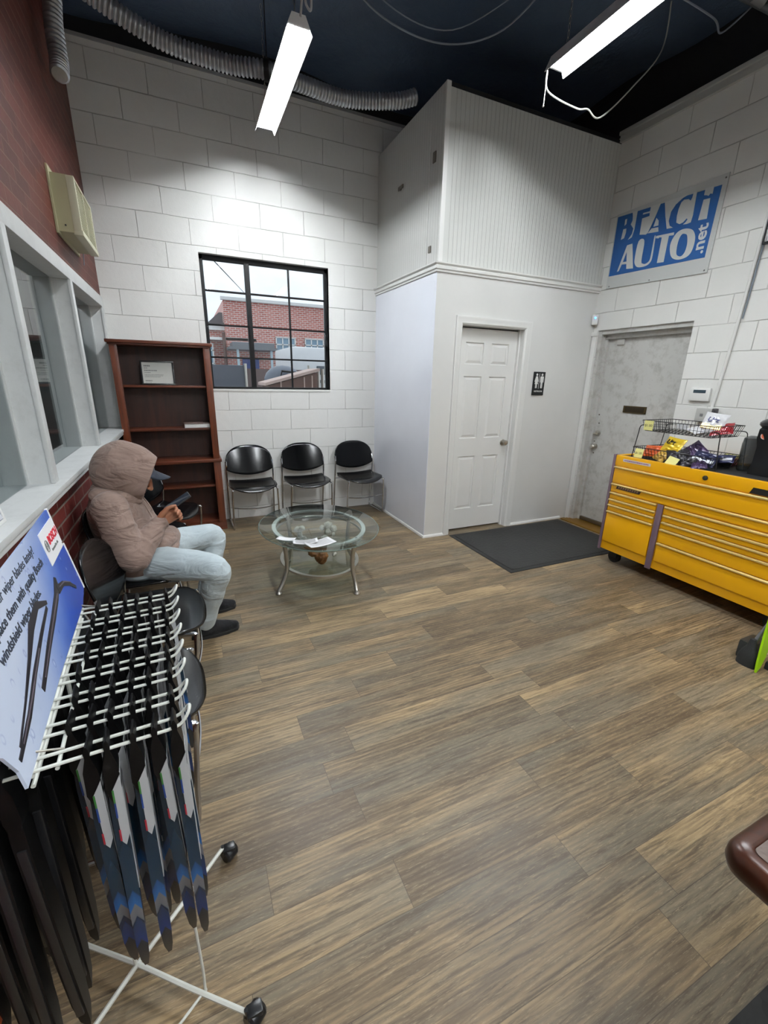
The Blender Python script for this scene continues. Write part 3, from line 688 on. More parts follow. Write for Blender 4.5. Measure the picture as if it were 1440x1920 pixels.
m = MB(); m.box(-.075, .075, -.055, .055, 0, .05, MW, .006); m.build('box', pm('outlet_grey', (176,176,172), .5), t)
for x in (-.025, .035):
    m = MB(); m.box(x-.012, x+.012, -.012, .01, .05, .052, MW, .001); m.build('socket', M_grey, t)
m = MB(); m.box(.06, .085, -.03, .06, .02, .075, MW, .008); m.tube([(-.05, -.075, .05), (-.075, -.09, .055)], .008, 8); tag(m.build('plug', pm('plug_dark', (60,58,60), .5), t), 'dark plug')
m = MB(); pts = spline([(XR-.016, 2.222, 1.365), (XR-.016, 2.205, 1.6), (XR-.016, 2.18, 2.05), (XR-.016, 2.165, 2.5), (XR-.016, 2.15, 2.9), (XR-.016, 2.12, 3.75)], 6)
m.tube(pts, .011, 10); m.box(XR-.03, XR, 2.205, 2.24, 1.362, 1.38, bev=.002); tag(m.build('conduit', M_trim), 'thin white conduit climbing the right block wall to the ceiling', 'conduit')
m = MB(); m.tube([(p.x+.004, p.y-.022, p.z) for p in pts[12:]], .005, 6); tag(m.build('wall_cable', M_faint), 'grey cable running up beside the white conduit', 'cable')
t = thing('wall_screen', 'black screen on the right block wall cut off by the frame edge', 'screen', (XR-.03, 1.78, 2.72))
m = MB(); m.box(-.35, .35, -.18, .18, 0, .03, MW, .006); m.build('bezel', M_black, t)
MB().box(-.335, .335, -.165, .165, .03, .031, MW).build('screen', pm('screen_glass', (10,11,14), .12), t, flat=True)

# ---------------------------------------------------------------- BEACH AUTO.net board
t = thing('wall_sign', 'translucent white board with blue BEACH AUTO.net lettering high on the right wall', 'sign', (XR, 3.462, 2.55))
M_board = pm('milky_board', (200,202,200), .25, var=.03); M_blue = pm('sign_blue', (26,86,152), .4, var=.05); M_bw = pm('board_white', (205,206,204), .3, var=.02)
m = MB(); m.prism([(-.012,-.085),(.955,-.115),(.965,.575),(-.012,.56)], .004, .012, MW); m.build('board', M_board, t, flat=True)
SG = {
'blue':[(0.0,0.024),(0.912,0.003),(0.927,0.503),(0.0,0.538)],
'bc1':[(0.087,0.495),(0.107,0.496),(0.107,0.453),(0.089,0.443)],'bc2':[(0.083,0.415),(0.115,0.414),(0.117,0.377),(0.106,0.335),(0.074,0.329)],
'be':[(0.155,0.54),(0.207,0.536),(0.205,0.383),(0.191,0.322),(0.152,0.31),(0.187,0.352),(0.192,0.394),(0.157,0.436),(0.169,0.465),(.165,.50)],
'ea':[(0.338,0.53),(0.430,0.526),(0.411,0.468),(0.373,0.368),(0.35,0.318),(0.334,0.309),(0.27,0.324),(0.268,0.454),(0.339,0.455),(0.336,0.480),(0.268,0.485),(0.27,0.497),(0.336,0.493)],
'ac1':[(0.412,0.42),(0.438,0.392),(0.444,0.353),(0.397,0.355)],'ac2':[(0.382,0.345),(0.446,0.339),(0.455,0.302),(0.35,0.314)],
'acg':[(0.466,0.524),(0.686,0.520),(0.625,0.506),(0.572,0.474),(0.541,0.431),(0.535,0.363),(0.552,0.322),(0.586,0.299),(0.53,0.304),(0.495,0.411)],
'ch':[(0.71,0.520),(0.738,0.518),(0.739,0.437),(0.742,0.348),(0.735,0.299),(0.703,0.295),(0.671,0.30),(0.691,0.312),(0.703,0.33),(0.693,0.339),(0.669,0.317),(0.64,0.311),(0.608,0.33),(0.602,0.381),(0.606,0.432),(0.618,0.475),(0.64,0.490),(0.678,0.482),(0.697,0.465),(0.707,0.485)],
'h1':[(0.802,0.516),(0.869,0.514),(0.867,0.46),(0.850,.468),(.838,.455),(0.826,0.463),(0.801,0.471)],'h2':[(0.805,0.439),(0.857,0.435),(0.863,0.29),(0.794,0.297)],
'A':[(0.088,0.05),(0.154,0.264),(0.21,0.266),(0.261,0.047),(0.188,0.057),(0.181,0.1),(0.13,0.106),(0.107,0.053)],'Ac':[(0.139,0.125),(0.163,0.205),(0.178,0.122)],
'U':[(0.272,0.269),(0.331,0.262),(0.336,0.098),(0.355,0.069),(0.387,0.062),(0.418,0.082),(0.424,0.13),(0.425,0.264),(0.436,0.262),(0.441,0.113),(0.43,0.065),(0.391,0.043),(0.319,0.045),(0.278,0.073),(0.262,0.129)],
'T':[(0.44,0.271),(0.606,0.259),(0.607,0.237),(0.563,0.243),(0.56,0.04),(0.497,0.045),(0.499,0.246),(0.473,0.253),(0.47,0.246),(0.442,0.253)],
'O':[(0.719,0.258),(0.768,0.233),(0.798,0.18),(0.802,0.114),(0.786,0.059),(0.747,0.034),(0.679,0.034),(0.625,0.065),(0.597,0.127),(0.595,0.189),(0.625,0.242),(0.666,0.262)],
'Oc':[(0.705,0.222),(0.728,0.204),(0.742,0.141),(0.736,0.083),(0.713,0.055),(0.685,0.061),(0.664,0.085),(0.658,0.147),(0.665,0.199),(0.682,0.225)]}
def soft(poly): return [(p.x, p.y) for p in spline([(x, y, 0) for x, y in poly], 4, True)] 
m = MB(); m.prism(SG['blue'], .012, .0135, MW); m.build('blue_field', M_blue, t, flat=True)
m = MB()
for kx in ('bc1','bc2','be','ea','ac1','ac2','acg','ch','h1','h2'): m.prism(SG[kx], .0132, .015, MW)
tag(m.build('beach_letter_gaps', M_bw, t, flat=True), 'white gaps that shape the blue letters BEACH')
m = MB()
for kx in ('A','T'): m.prism(SG[kx], .0132, .015, MW)
m.prism(soft(SG['U']), .0132, .015, MW); m.prism(soft(SG['O']), .0132, .015, MW)
tag(m.build('auto_letters', M_bw, t, flat=True), 'white letters AUTO')
for q_ in (SG['Ac'], soft(SG['Oc'])):
    m = MB(); m.prism(q_, .0148, .0158, MW); m.build('letter_counter', M_blue, t, flat=True)
tag(text('net_lettering', '.net', .125, M_bw, MW @ Matrix.Translation((.885, .035, .0140)) @ Matrix.Rotation(R(90), 4, 'Z'), t, bold=.003, xs=1.15), 'white letters .net reading upwards')
m = MB()
for u_, v_ in ((.945,.545),(.93,-.095),(.45,-.085),(.02,-.07)): m.ball(tuple(MW @ V((u_, v_, .012))), .006)
m.build('screws', M_grey, t)
# ---------------------------------------------------------------- bookcase
def wood_mat(name, a, b_, order=(1,1,12), rough=.35):
    m, k, b = newmat(name)
    v = k.coords(order)
    f = k.noise(v, 2.2, 6, .6, .8)
    k.set(b, 'Base Color', k.ramp(f, [(.3, lin(a)), (.65, lin(b_))])); k.set(b, 'Roughness', rough); k.set(b, 'Normal', k.bump(f, .08, .002)); return m
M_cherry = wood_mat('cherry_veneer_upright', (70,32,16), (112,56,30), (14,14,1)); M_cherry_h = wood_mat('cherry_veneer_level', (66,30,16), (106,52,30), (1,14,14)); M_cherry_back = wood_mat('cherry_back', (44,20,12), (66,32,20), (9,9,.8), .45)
bx0, bx1, by0, by1 = -.560, .250, 4.585, 4.865
t = thing('bookcase', 'tall dark cherry bookcase standing in the corner left of the window', 'bookcase', (0, 0, 0))
MB().box(bx0+.01, bx1-.01, by1-.012, by1, .03, 1.79).build('back_panel', M_cherry_back, t, flat=True)
for s_, x in (('l', bx0), ('r', bx1-.022)):
    m = MB(); m.box(x, x+.022, by0+.02, by1-.012, .06, 1.79); m.build('side_panel', M_cherry, t, flat=True)
for x in (bx0-.002, bx1-.058):
    m = MB(); m.box(x, x+.06, by0, by0+.022, .745, 1.79, bev=.003); m.box(x-.004, x+.064, by0-.012, by0+.012, .07, .715, bev=.003); m.build('stile', M_cherry, t)
m = MB(); m.box(bx0-.012, bx1+.012, by0-.012, by1, 1.79, 1.805, bev=.003); m.box(bx0-.026, bx1+.026, by0-.028, by1, 1.805, 1.832, bev=.006); m.build('crown', M_cherry_h, t)
m = MB(); m.box(bx0-.018, bx1+.018, by0-.028, by1, .715, .748, bev=.006); m.build('waist_ledge', M_cherry_h, t)
m = MB(); m.box(bx0-.012, bx1+.012, by0-.026, by1, .0, .075, bev=.004); m.build('plinth', M_cherry_h, t)
for z in (1.45, 1.052, .475): MB().box(bx0+.02, bx1-.02, by0+.03, by1-.012, z-.02, z, bev=.002).build('shelf', M_cherry_h, t)
MB().box(bx0+.02, bx1-.02, by0+.012, by1-.012, .078, .1).build('shelf', M_cherry_h, t, flat=True)
t = thing('framed_certificate', 'black framed certificate leaning on the top shelf of the dark bookcase', 'certificate', (-.215, 4.70, 1.452))
Mc = frame((0,0,0), (1,0,0), (0,.16,1))
m = MB(); 
for a in ((-.14,.14,0,.014),(-.14,.14,.203,.217),(-.14,-.126,.01,.21),(.126,.14,.01,.21)): m.box(a[0],a[1],a[2],a[3],-.012,.006,Mc,.002)
m.build('frame', M_black, t)
MB().box(-.127,.127,.012,.205,-.008,0,Mc).build('paper', pm('certificate_paper', (206,206,200), .3), t, flat=True)
M_ink = pm('ink', (120,122,120), .6)
m = MB()
random.seed(5)
for y, w_, h_ in ((.165,.05,.012),(.148,.03,.006),(.125,.105,.009),(.108,.05,.005),(.09,.16,.004),(.08,.15,.004),(.07,.13,.004),(.032,.06,.01),(.02,.05,.003)):
    x = -.11; 
    while x < -.11 + w_: a = random.uniform(.004,.013); m.box(x, min(x+a, -.11+w_), y, y+h_, 0, .0006, Mc); x += a+.003
m.build('writing', M_ink, t, flat=True)
t = thing('book', 'white-edged book lying flat under a thin brochure on the second shelf', 'book', (.075, 4.70, 1.053), R(3))
MB().box(-.115, .115, -.08, .09, .004, .036, bev=.001).build('pages', pm('page_white', (226,226,224), .7, bump=.3, bscale=400), t)
m = MB(); m.box(-.118, .118, -.083, .093, 0, .004, bev=.001); m.box(-.118, .118, -.083, .093, .036, .040, bev=.001); m.box(-.118, -.114, -.083, .093, 0, .04); m.build('cover', pm('book_cover', (150,140,136), .4), t)
t = tag(MB().box(-.10, .075, -.075, .05, 0, .008, bev=.002).build('brochure', pm('brochure_brown', (104,84,78), .35, vscale=25, var=.5)), 'thin brown brochure lying on the white-edged book', 'brochure')
t.location = (.06, 4.70, 1.0935)

# ---------------------------------------------------------------- stacking chairs
def make_chair():
    t = thing('waiting_chair', '', 'chair')
    hw = .243
    # backrest : half-round top, shallow curved bottom, gently bowed
    def back(u, v):
        x = (u*2-1)*hw
        e = 1-abs(x/hw)**2.3
        top = .690 + .143*max(0, 1-abs(x/hw)**2.6)**.56
        bot = .585 - .065*max(0, 1-(x/hw)**2)**.8
        z = bot + (top-bot)*v
        y = .125 + .095*(z-.5)/.33 + .020*(1-(x/hw)**2)
        return V((x, y, z))
    m = MB(); m.sheet(32, 12, back); o = m.build('backrest', M_back, t)
    md = o.modifiers.new('thickness', 'SOLIDIFY'); md.thickness = .010; md.offset = 0
    def seat(u, v):
        x = (u*2-1)
        y = .165 - v*.38
        wv = .225 + .018*math.sin(math.pi*min(1, v*1.1)); 
        lip = max(0, (v-.72)/.28)
        corner = .055*abs(x)**3*lip
        z = .452 - .022*(1-x*x)*(1-abs(v-.45)) - .036*lip**2*(1-.75*x*x) + .02*max(0,(.12-v)/.12)
        return V((x*wv*(1-.10*max(0, lip)**2), y + corner, z))
    m = MB(); m.sheet(24, 20, seat); o = m.build('seat', M_chair, t)
    md = o.modifiers.new('thickness', 'SOLIDIFY'); md.thickness = .012; md.offset = 0
    for s_ in (-1, 1):
        x = s_*(hw+.001)
        pts = [(x*.985, .178, .672), (x*.995, .16, .60), (x, .175, .44), (x*.995, .222, .10), (x*.99, .226, .03), (x*.985, .20, .0105), (x*.975, .0, .0105), (x*.97, -.12, .0105), (x*.965, -.143, .03), (x*.95, -.155, .20), (x*.925, -.172, .40), (x*.90, -.16, .432), (x*.88, .0, .436), (x*.88, .16, .44)]
        m = MB(); m.tube(spline(pts, 4), .0092, 8); m.build('side_frame', M_chrome, t)
        m = MB(); m.tube([(x*.97, .176, .66), (x*1.03, .180, .66)], .006, 8); m.build('backrest_screw', M_chrome, t)
    m = MB(); m.tube(spline([(-hw*.945, -.158, .245), (-.12, -.172, .232), (0, -.178, .226), (.12, -.172, .232), (hw*.945, -.158, .245)], 5), .005, 6)
    m.build('front_stretcher', M_chrome, t)
    m = MB(); m.tube([(-hw, .205, .40), (hw, .205, .40)], .006, 6); m.build('rear_stretcher', M_chrome, t)
    m = MB(); m.tube(spline([(-hw*.88, -.05, .436), (0, -.05, .418), (hw*.88, -.05, .436)], 6), .006, 6); m.build('seat_brace', M_chrome, t)
    return t
ch0 = make_chair()
G1 = 'black shell chairs in the row under the window'; G2 = 'black shell chairs lined along the brick wall'
CH = [(.56, 4.615, 0, 'black shell chair next to the bookcase, leftmost of the three under the window', G1),
      (1.155, 4.625, R(2), 'black shell chair in the middle of the three under the window', G1),
      (1.785, 4.62, R(5), 'black shell chair nearest the white box wall, rightmost of the three under the window', G1),
      (-.235, 3.88, R(64), 'black shell chair beside the bookcase, farthest along the brick wall', G2),
      (-.28, 3.30, R(92), 'black shell chair on the far side of the seated person', G2),
      (-.325, 2.68, R(90), 'black shell chair the hooded person sits on', G2),
      (-.235, 2.10, R(88), 'empty black shell chair with shiny seat on the near side of the seated person', G2),
      (-.262, 1.53, R(91), 'black shell chair partly hidden behind the wiper blade rack', G2)]
for i, (x, y, rz, lab, g_) in enumerate(CH):
    o = ch0 if i == 0 else copy_tree(ch0)
    o.location = (x, y, 0); o.rotation_euler = (0, 0, rz); o['label'] = lab; o['group'] = g_
MK = pm('pale_tube_reflection', (170,168,150), .5)  # pale colour imitating shop light reflections on the chair backs; unused
for i, (x, y, rz) in enumerate(((.56, 4.615, 0), (1.155, 4.625, R(2)))): pass

# ---------------------------------------------------------------- oval glass coffee table
t = thing('coffee_table', 'oval glass coffee table with curved nickel legs in front of the window chairs', 'coffee table', (.85, 3.10, 0))
def oval(a, b_, z, n=64): return [V((a*math.cos(2*math.pi*i/n), b_*math.sin(2*math.pi*i/n), z)) for i in range(n)]
m = MB(); m.rings([oval(.448,.558,.440), oval(.452,.562,.443), oval(.452,.562,.447), oval(.448,.558,.450)]); m.build('glass_top', M_table_glass, t)
m = MB(); m.tube(oval(.4525,.5625,.445), .0035, 6, closed=True); m.build('glass_rim', M_glass_edge, t)
m = MB(); m.rings([oval(.355,.445,.437), oval(.355,.445,.425), oval(.325,.412,.425), oval(.325,.412,.437)], closed=True); tag(m.build('top_ring', pm('satin_silver', (222,222,220), .35, .35), t), 'flat silver ring under the glass')
m = MB(); m.tube(oval(.33,.415,.385), .009, 8, closed=True); m.build('hoop', M_steel, t)
m = MB(); m.rings([oval(.285,.36,.160), oval(.285,.36,.168)]); m.build('glass_shelf', M_table_glass, t)
m = MB(); m.rings([oval(.305,.38,.172), oval(.305,.38,.155), oval(.28,.355,.155), oval(.28,.355,.172)], closed=True); m.build('shelf_ring', M_steel, t)
for kx in range(4):
    a = R(206+90*kx); d = V((math.cos(a), math.sin(a), 0)); q = 1/math.sqrt((d.x/.36)**2+(d.y/.45)**2); qs = 1/math.sqrt((d.x/.305)**2+(d.y/.38)**2)
    foot = {0: V((-.367,-.18,0)), 1: V((.172,-.395,0)), 2: V((.367,.18,0)), 3: V((-.172,.395,0))}[kx]
    lg = spline([d*q*.93+V((0,0,.428)), d*q*.90+V((0,0,.36)), d*qs*1.02+V((0,0,.27)), d*qs*1.03+V((0,0,.165)), d*(qs+foot.length)*.5+V((0,0,.08)), foot+V((0,0,.018))], 6)
    m = MB(); m.tube(lg, .0170, 12); m.lathe([(.001,0),(.022,0),(.024,.006),(.018,.016),(.012,.022)], 14, Matrix.Translation(foot)); m.build('leg', M_steel, t)
    m = MB(); m.lathe([(.001,.4375),(.01,.4375),(.008,.4395),(.001,.4395)], 12, Matrix.Translation(d*q*.95)); m.build('stud', M_grey, t)
t = thing('driftwood', 'gnarled brown driftwood burl with pale branches resting on the table\'s lower glass shelf', 'driftwood', (.83, 3.06, .172))
def wood_blob(name, chain, mat, sub=None):
    m = MB()
    for (c, r) in chain: m.ball(c, r, 12)
    o = m.build(name, mat, t)
    r_ = o.modifiers.new('fuse', 'REMESH'); r_.mode = 'VOXEL'; r_.voxel_size = .006; r_.use_smooth_shade = True
    tx = bpy.data.textures.new(name, 'CLOUDS'); tx.noise_scale = .035; tx.noise_depth = 3
    d_ = o.modifiers.new('gnarl', 'DISPLACE'); d_.texture = tx; d_.strength = .035; d_.mid_level = .5; d_.texture_coords = 'LOCAL'
    return o
M_burl = wood_mat('burl_brown', (70,42,20), (150,100,52), (8,8,8), .45); M_drift = wood_mat('pale_driftwood', (150,142,130), (205,200,190), (10,10,10), .7)
wood_blob('burl', [((-.05,-.06,.10),.05),((0,-.09,.06),.055),((.02,-.05,.11),.05),((.07,-.05,.12),.035),((-.09,-.02,.13),.03),((0,-.08,.015),.03)], M_burl)
wood_blob('branch', [((.11,.09,.24),.03),((-.13,.12,.22),.03),((.16,.10,.20),.024),((-.1,.10,.235),.026),((-.1,.06,.16),.025),((-.12,.09,.19),.022),((-.06,.03,.14),.025),((.06,.02,.15),.028),((.10,.07,.19),.026),((.13,.12,.22),.03),((.08,.13,.21),.022),((.15,.06,.17),.018),((.13,.02,.08),.02),((-.02,.0,.12),.03),((.13,.0,.02),.02)], M_drift)
M_paper = pm('white_paper', (232,232,234), .55, var=.03)
def page(name, lab, cat, loc, rz, w_, h_, curl=.0, lines=True):
    m = MB(); m.sheet(10, 4, lambda u, v: V(((u-.5)*w_, (v-.5)*h_, .001+curl*abs(u-.5)**2)))
    o = thing(name, lab, cat, loc, rz); s_ = m.build('sheet', M_paper, o); md = s_.modifiers.new('t', 'SOLIDIFY'); md.thickness = .0012; md.offset = 1
    if lines:
        m = MB(); 
        for i in range(6):
            y = -h_*.35 + i*h_*.13; m.sheet(8, 1, lambda u, v: V(((u*.8-.4)*w_, y+v*.003, .0027+curl*abs(u*.8-.4)**2)))
        m.build('print', M_ink, o)
page('paper', 'white printed sheet lying near the front edge of the glass table', 'paper', (.745, 2.70, .4505), R(14), .20, .12, .03)
page('paper', 'smaller white sheet left of the printed one on the glass table', 'paper', (.545, 2.86, .4505), R(-38), .13, .06, .02, False)
page('magazine', 'thin white magazine fanned open at the left front rim of the glass table', 'magazine', (.655, 2.745, .4535), R(-10), .17, .08, .05)

# ---------------------------------------------------------------- door mat
def mat_mat():
    m, k, b = newmat('ribbed_black_mat'); v = k.coords()
    vo = k.n.new('ShaderNodeTexVoronoi'); vo.inputs['Scale'].default_value = 38; k.link(v, vo.inputs['Vector'])
    k.set(b, 'Base Color', k.mix(k.noise(v, 4, 4), lin((26,27,27)), lin((42,42,40)))); k.set(b, 'Roughness', .8); k.set(b, 'Normal', k.bump(vo.outputs['Distance'], .8, .004)); return m
M_mat = mat_mat()
t = thing('door_mat', 'large black rubber-backed mat in front of the white panelled door', 'mat', (3.11, 3.035, 0))
m = MB(); m.box(-.71, .71, -.44, .44, .001, .009, bev=.002); m.build('pile', M_mat, t)
m = MB(); m.box(-.755, .755, -.485, .485, .0005, .005, bev=.002); m.build('rubber_border', M_rubber, t)
t = thing('floor_mat', 'dark mat corner at the bottom right edge of the view', 'mat', (1.75, -.25, 0))
m = MB(); m.box(-.85, .85, -.47, .47, .0005, .009, bev=.003); m.build('pile', M_mat, t)

# ---------------------------------------------------------------- yellow tool chest
M_yel = pm('chest_yellow', (236,172,8), .32, spec=.5, var=.03, coat=.2); M_edge = pm('mauve_edge_guard', (112,92,102), .6); M_hand = pm('drawer_trim', (246,224,150), .22, .6)
M_topmat = pm('black_worktop', (28,29,30), .55, bump=.2, bscale=200)
tx, ty0, ty1, tz0, tz1, txb = 3.30, .62, 2.492, .125, .972, 3.93
t = thing('tool_chest', 'large yellow rolling tool chest with many drawers along the right wall', 'tool chest', (tx, 0, 0))
D = txb - tx
m = MB(); m.box(.004, D, ty0, ty1, tz0, .955, bev=.004); m.build('cabinet', M_yel, t)
m = MB(); m.box(-.004, .035, ty0, ty1, .885, tz1, bev=.006); m.box(D-.03, D, ty0, ty1, .94, tz1+.006, bev=.005); m.box(0, D, ty1-.03, ty1, .94, tz1, bev=.005); m.box(0, D, ty0, ty0+.03, .94, tz1, bev=.005)
m.build('top_rim', M_yel, t)
MB().box(.036, D-.031, ty0+.031, ty1-.031, .955, .962, bev=.001).build('worktop_mat', M_topmat, t)
drs = [(ty0+.02, ty1-.02, .738, .878), (ty0+.02, ty1-.02, .662, .73)]
for a, b_ in ((.598,.652),(.548,.592),(.490,.542),(.205,.484)): drs.append((2.055, ty1-.02, a, b_))
for a, b_ in ((.590,.652),(.534,.584),(.476,.528),(.360,.470),(.200,.354)): drs.append((ty0+.02, 1.985, a, b_))
for (a, b_, z0, z1) in drs:
    m = MB(); m.box(-.008, .004, a, b_, z0, z1-.012, bev=.002)
    d_ = m.build('drawer', M_yel, t)
    m = MB(); m.rings([[V((x, y, z)) for x, z in ((.002, z1-.012), (-.012, z1-.018), (-.020, z1-.012), (-.020, z1-.006), (-.010, z1), (.002, z1))] for y in (a, b_)])
    m.build('drawer_pull', M_hand, d_, flat=True)
for y in (ty1-.006, 2.045):
    m = MB(); m.box(-.012, .003, y-.045 if y < 2.2 else y-.008, y+.008 if y > 2.2 else y, tz0-.01, .655 if y < 2.2 else tz1+.004, bev=.003)
    if y > 2.2: m.box(-.012, .03, ty1-.002, ty1+.008, tz0-.01, tz1+.004, bev=.003)
    m.build('edge_guard', M_edge, t)
m = MB(); m.lathe([(.001,0),(.017,0),(.017,.006),(.006,.008),(.001,.008)], 20, Matrix.Translation((-.004, 1.759, .925)) @ Matrix.Rotation(R(-90), 4, 'Y')); m.build('lock', pm('lock_bronze', (70,68,52), .5, .6), t)
MT = frame((0,0,0), (0,-1,0), (0,0,1))
m = MB(); m.prism([(-.115,-.016),(.10,-.016),(.115,.016),(-.10,.016)], 0, .004, Matrix.Translation((-.008, 2.31, .706)) @ MT); bd = m.build('badge', pm('badge_dark', (50,36,28), .5), t, flat=True)
m = MB()
for i in range(9): m.prism([(-.095+i*.021,-.009),(-.082+i*.021,-.009),(-.076+i*.021,.009),(-.089+i*.021,.009)], .004, .005, Matrix.Translation((-.008, 2.31, .706)) @ MT)
m.build('badge_marks', pm('badge_marks', (150,120,90), .5), bd, flat=True)
m = MB(); m.prism([(-.12,-.011),(.12,-.011),(.12,.011),(-.12,.011)], 0, .001, Matrix.Translation((-.0045, 2.29, .938)) @ MT); st = m.build('sticker', pm('sticker_white', (205,200,205), .5), t, flat=True)
m = MB(); random.seed(4); x = -.11
while x < .105: a = random.uniform(.003,.009); m.box(x, x+a, -.004, .004, .001, .0014, Matrix.Translation((-.0045, 2.29, .938)) @ MT); x += a+.0025
m.build('sticker_print', pm('print_maroon', (140,60,90), .5), st, flat=True)
m = MB(); m.prism([(-.06,-.02),(.14,-.02),(.14,.02),(-.045,.02)], 0, .003, Matrix.Translation((-.004, 1.42, .905)) @ MT); m.build('nameplate', pm('nameplate_dark', (30,30,28), .4), t, flat=True)
for x, y in ((.10, 2.40), (.10, 1.20), (D-.1, 2.40), (D-.1, 1.2)):
    m = MB(); m.box(x-.045, x+.045, y-.05, y+.05, .115, .126); m.box(x-.03, x-.022, y-.04, y+.03, .05, .12); m.box(x+.022, x+.03, y-.04, y+.03, .05, .12)
    cs = m.build('caster', M_blackmetal, t, flat=True)
    m = MB(); m.lathe([(.001,-.02),(.045,-.02),(.056,-.014),(.056,.014),(.045,.02),(.001,.02)], 20, Matrix.Translation((x, y-.005, .056)) @ Matrix.Rotation(R(90), 4, 'Y')); m.lathe([(.001,-.023),(.02,-.023),(.02,.023),(.001,.023)], 12, Matrix.Translation((x, y-.005, .056)) @ Matrix.Rotation(R(90), 4, 'Y'))
    m.build('wheel', M_rubber, cs)

# ---------------------------------------------------------------- snack basket, snacks
t = thing('wire_basket', 'two-tier black wire basket of snacks on the yellow tool chest', 'basket', (0,0,0))
def tray(x0, x1, y0, y1, z0, z1, name, fl=.02):
    m = MB(); w_ = .0017
    lo = [V((x0+fl,y0+fl,z0)), V((x1-fl,y0+fl,z0)), V((x1-fl,y1-fl,z0)), V((x0+fl,y1-fl,z0))]; hi = [V((x0,y0,z1)), V((x1,y0,z1)), V((x1,y1,z1)), V((x0,y1,z1))]
    md_ = [a.lerp(b_, .5) for a, b_ in zip(lo, hi)]
    for L_, r_ in ((hi, .003), (lo, .0022), (md_, .0015)):
        for i in range(4): m.tube([L_[i], L_[(i+1)%4]], r_, 6)
    for i in range(4):
        n = max(4, int((hi[i]-hi[(i+1)%4]).length/.026))
        for j in range(n+1):
            q = j/n; m.tube([lo[i].lerp(lo[(i+1)%4], q), hi[i].lerp(hi[(i+1)%4], q)], w_, 5)
    for j in range(1, 16): q = j/16; m.tube([lo[0].lerp(lo[3], q), lo[1].lerp(lo[2], q)], w_, 5)
    for j in range(1, 5): q = j/5; m.tube([lo[0].lerp(lo[1], q), lo[3].lerp(lo[2], q)], w_, 5)
    return m.build(name, M_blackmetal, t)
tray(3.33, 3.70, 1.80, 2.33, 1.195, 1.275, 'upper_tray'); tray(3.345, 3.76, 1.78, 2.38, .975, 1.055, 'lower_tray')
for (x, y, sy) in ((3.36, 2.335, 1), (3.36, 1.795, -1), (3.69, 2.335, 1), (3.69, 1.795, -1)):
    m = MB(); m.tube(spline([(x, y-sy*.02, 1.235), (x, y+sy*.025, 1.225), (x, y+sy*.035, 1.15), (x, y+sy*.055, .966)], 5), .0035, 7); m.build('upright', M_blackmetal, t)
def snack(w_, h_, th, mat, loc, rot, lab, label=None, lcol=None, group='snack bags in the wire basket', lsize=.04, extra=None):
    def f_(sgn):
        def g_(u, v):
            a = max(0, math.sin(math.pi*u))**.45*max(0, math.sin(math.pi*v))**.6
            wr = .006*math.sin(17*u+5*v)*math.sin(11*v) + .004*math.sin(31*v+7*u)
            return V(((u-.5)*w_*(1-.05*math.sin(math.pi*v)), (v-.5)*h_*(1-.04*math.sin(math.pi*u)), sgn*(a*th*.5+.0008) + wr*a))
        return g_
    o = thing('snack_bag', lab, 'snack bag', loc, 0, group); o.rotation_euler = rot
    m = MB(); m.sheet(16, 16, f_(1)); m.sheet(16, 16, f_(-1)); m.build('bag', mat, o)
    if label: text('lettering', label, lsize, lcol, Matrix.Translation((-w_*.30, -h_*.02, th*.5+.001)), o, bold=.0012, depth=.002, shear=.2)
    if extra:
        m = MB(); m.box(-w_*.42, w_*.42, -h_*.36, -h_*.14, th*.5-.012, th*.5-.002); m.build('printed_band', extra, o, flat=True)
    return o
foil = lambda n, c: pm(n, c, .28, .15, spec=.7, var=.25, vscale=18)
B_white = foil('bag_white', (214,214,216)); B_red = foil('bag_red', (150,24,36)); B_yel = foil('bag_yellow', (226,190,30)); B_or = foil('bag_orange', (196,84,30)); B_navy = foil('bag_navy', (30,34,70)); B_blk = foil('bag_black', (34,32,40)); B_gold = foil('bag_gold', (188,150,60)); B_mix = foil('bag_purple', (62,44,80))
T_navy = pm('letter_navy', (24,30,90), .5); T_blk = pm('letter_black', (20,20,22), .5); T_w = pm('letter_white', (215,218,225), .5)
def fc(tilt, turn=0, roll=0):   # faces the room (-x) with top up, tilted back
    return (frame((0,0,0), (0,-1,0), (0,0,1)).to_3x3().to_4x4() @ Matrix.Rotation(R(turn), 4, 'Y') @ Matrix.Rotation(R(-tilt), 4, 'X') @ Matrix.Rotation(R(roll), 4, 'Z')).to_euler()
snack(.15, .17, .045, B_white, (3.55, 1.93, 1.285), fc(35, 20, -8), 'white snack bag with dark lettering leaning in the upper basket', 'Utz', T_navy, lsize=.05, extra=B_gold)
snack(.14, .15, .04, B_red, (3.56, 1.87, 1.245), fc(60, 0, 25), 'dark red snack bag under the white one at the right end of the upper basket')
snack(.13, .12, .035, B_white, (3.50, 2.00, 1.225), fc(75, 30, 40), 'crumpled white and grey snack bag in the middle of the upper basket')
snack(.17, .13, .05, B_yel, (3.46, 2.13, 1.095), fc(30, -10, -4), 'bright yellow snack bag with black lettering on the pile in the lower basket', 'Utz', T_blk, lsize=.05)
snack(.15, .12, .04, B_or, (3.44, 2.27, 1.03), fc(45, 0, 8), 'orange-red snack bag behind the left price note of the lower basket')
snack(.14, .12, .04, B_yel, (3.55, 2.20, 1.05), fc(50, 10, 30), 'yellow snack bag half hidden behind the orange one')
snack(.12, .11, .04, B_gold, (3.40, 2.16, 1.01), fc(40, -10, -20), 'small gold and green snack bag at the front of the lower basket')
snack(.16, .13, .05, B_blk, (3.42, 2.05, 1.03), fc(50, 20, 15), 'black snack bag in the middle of the lower basket')
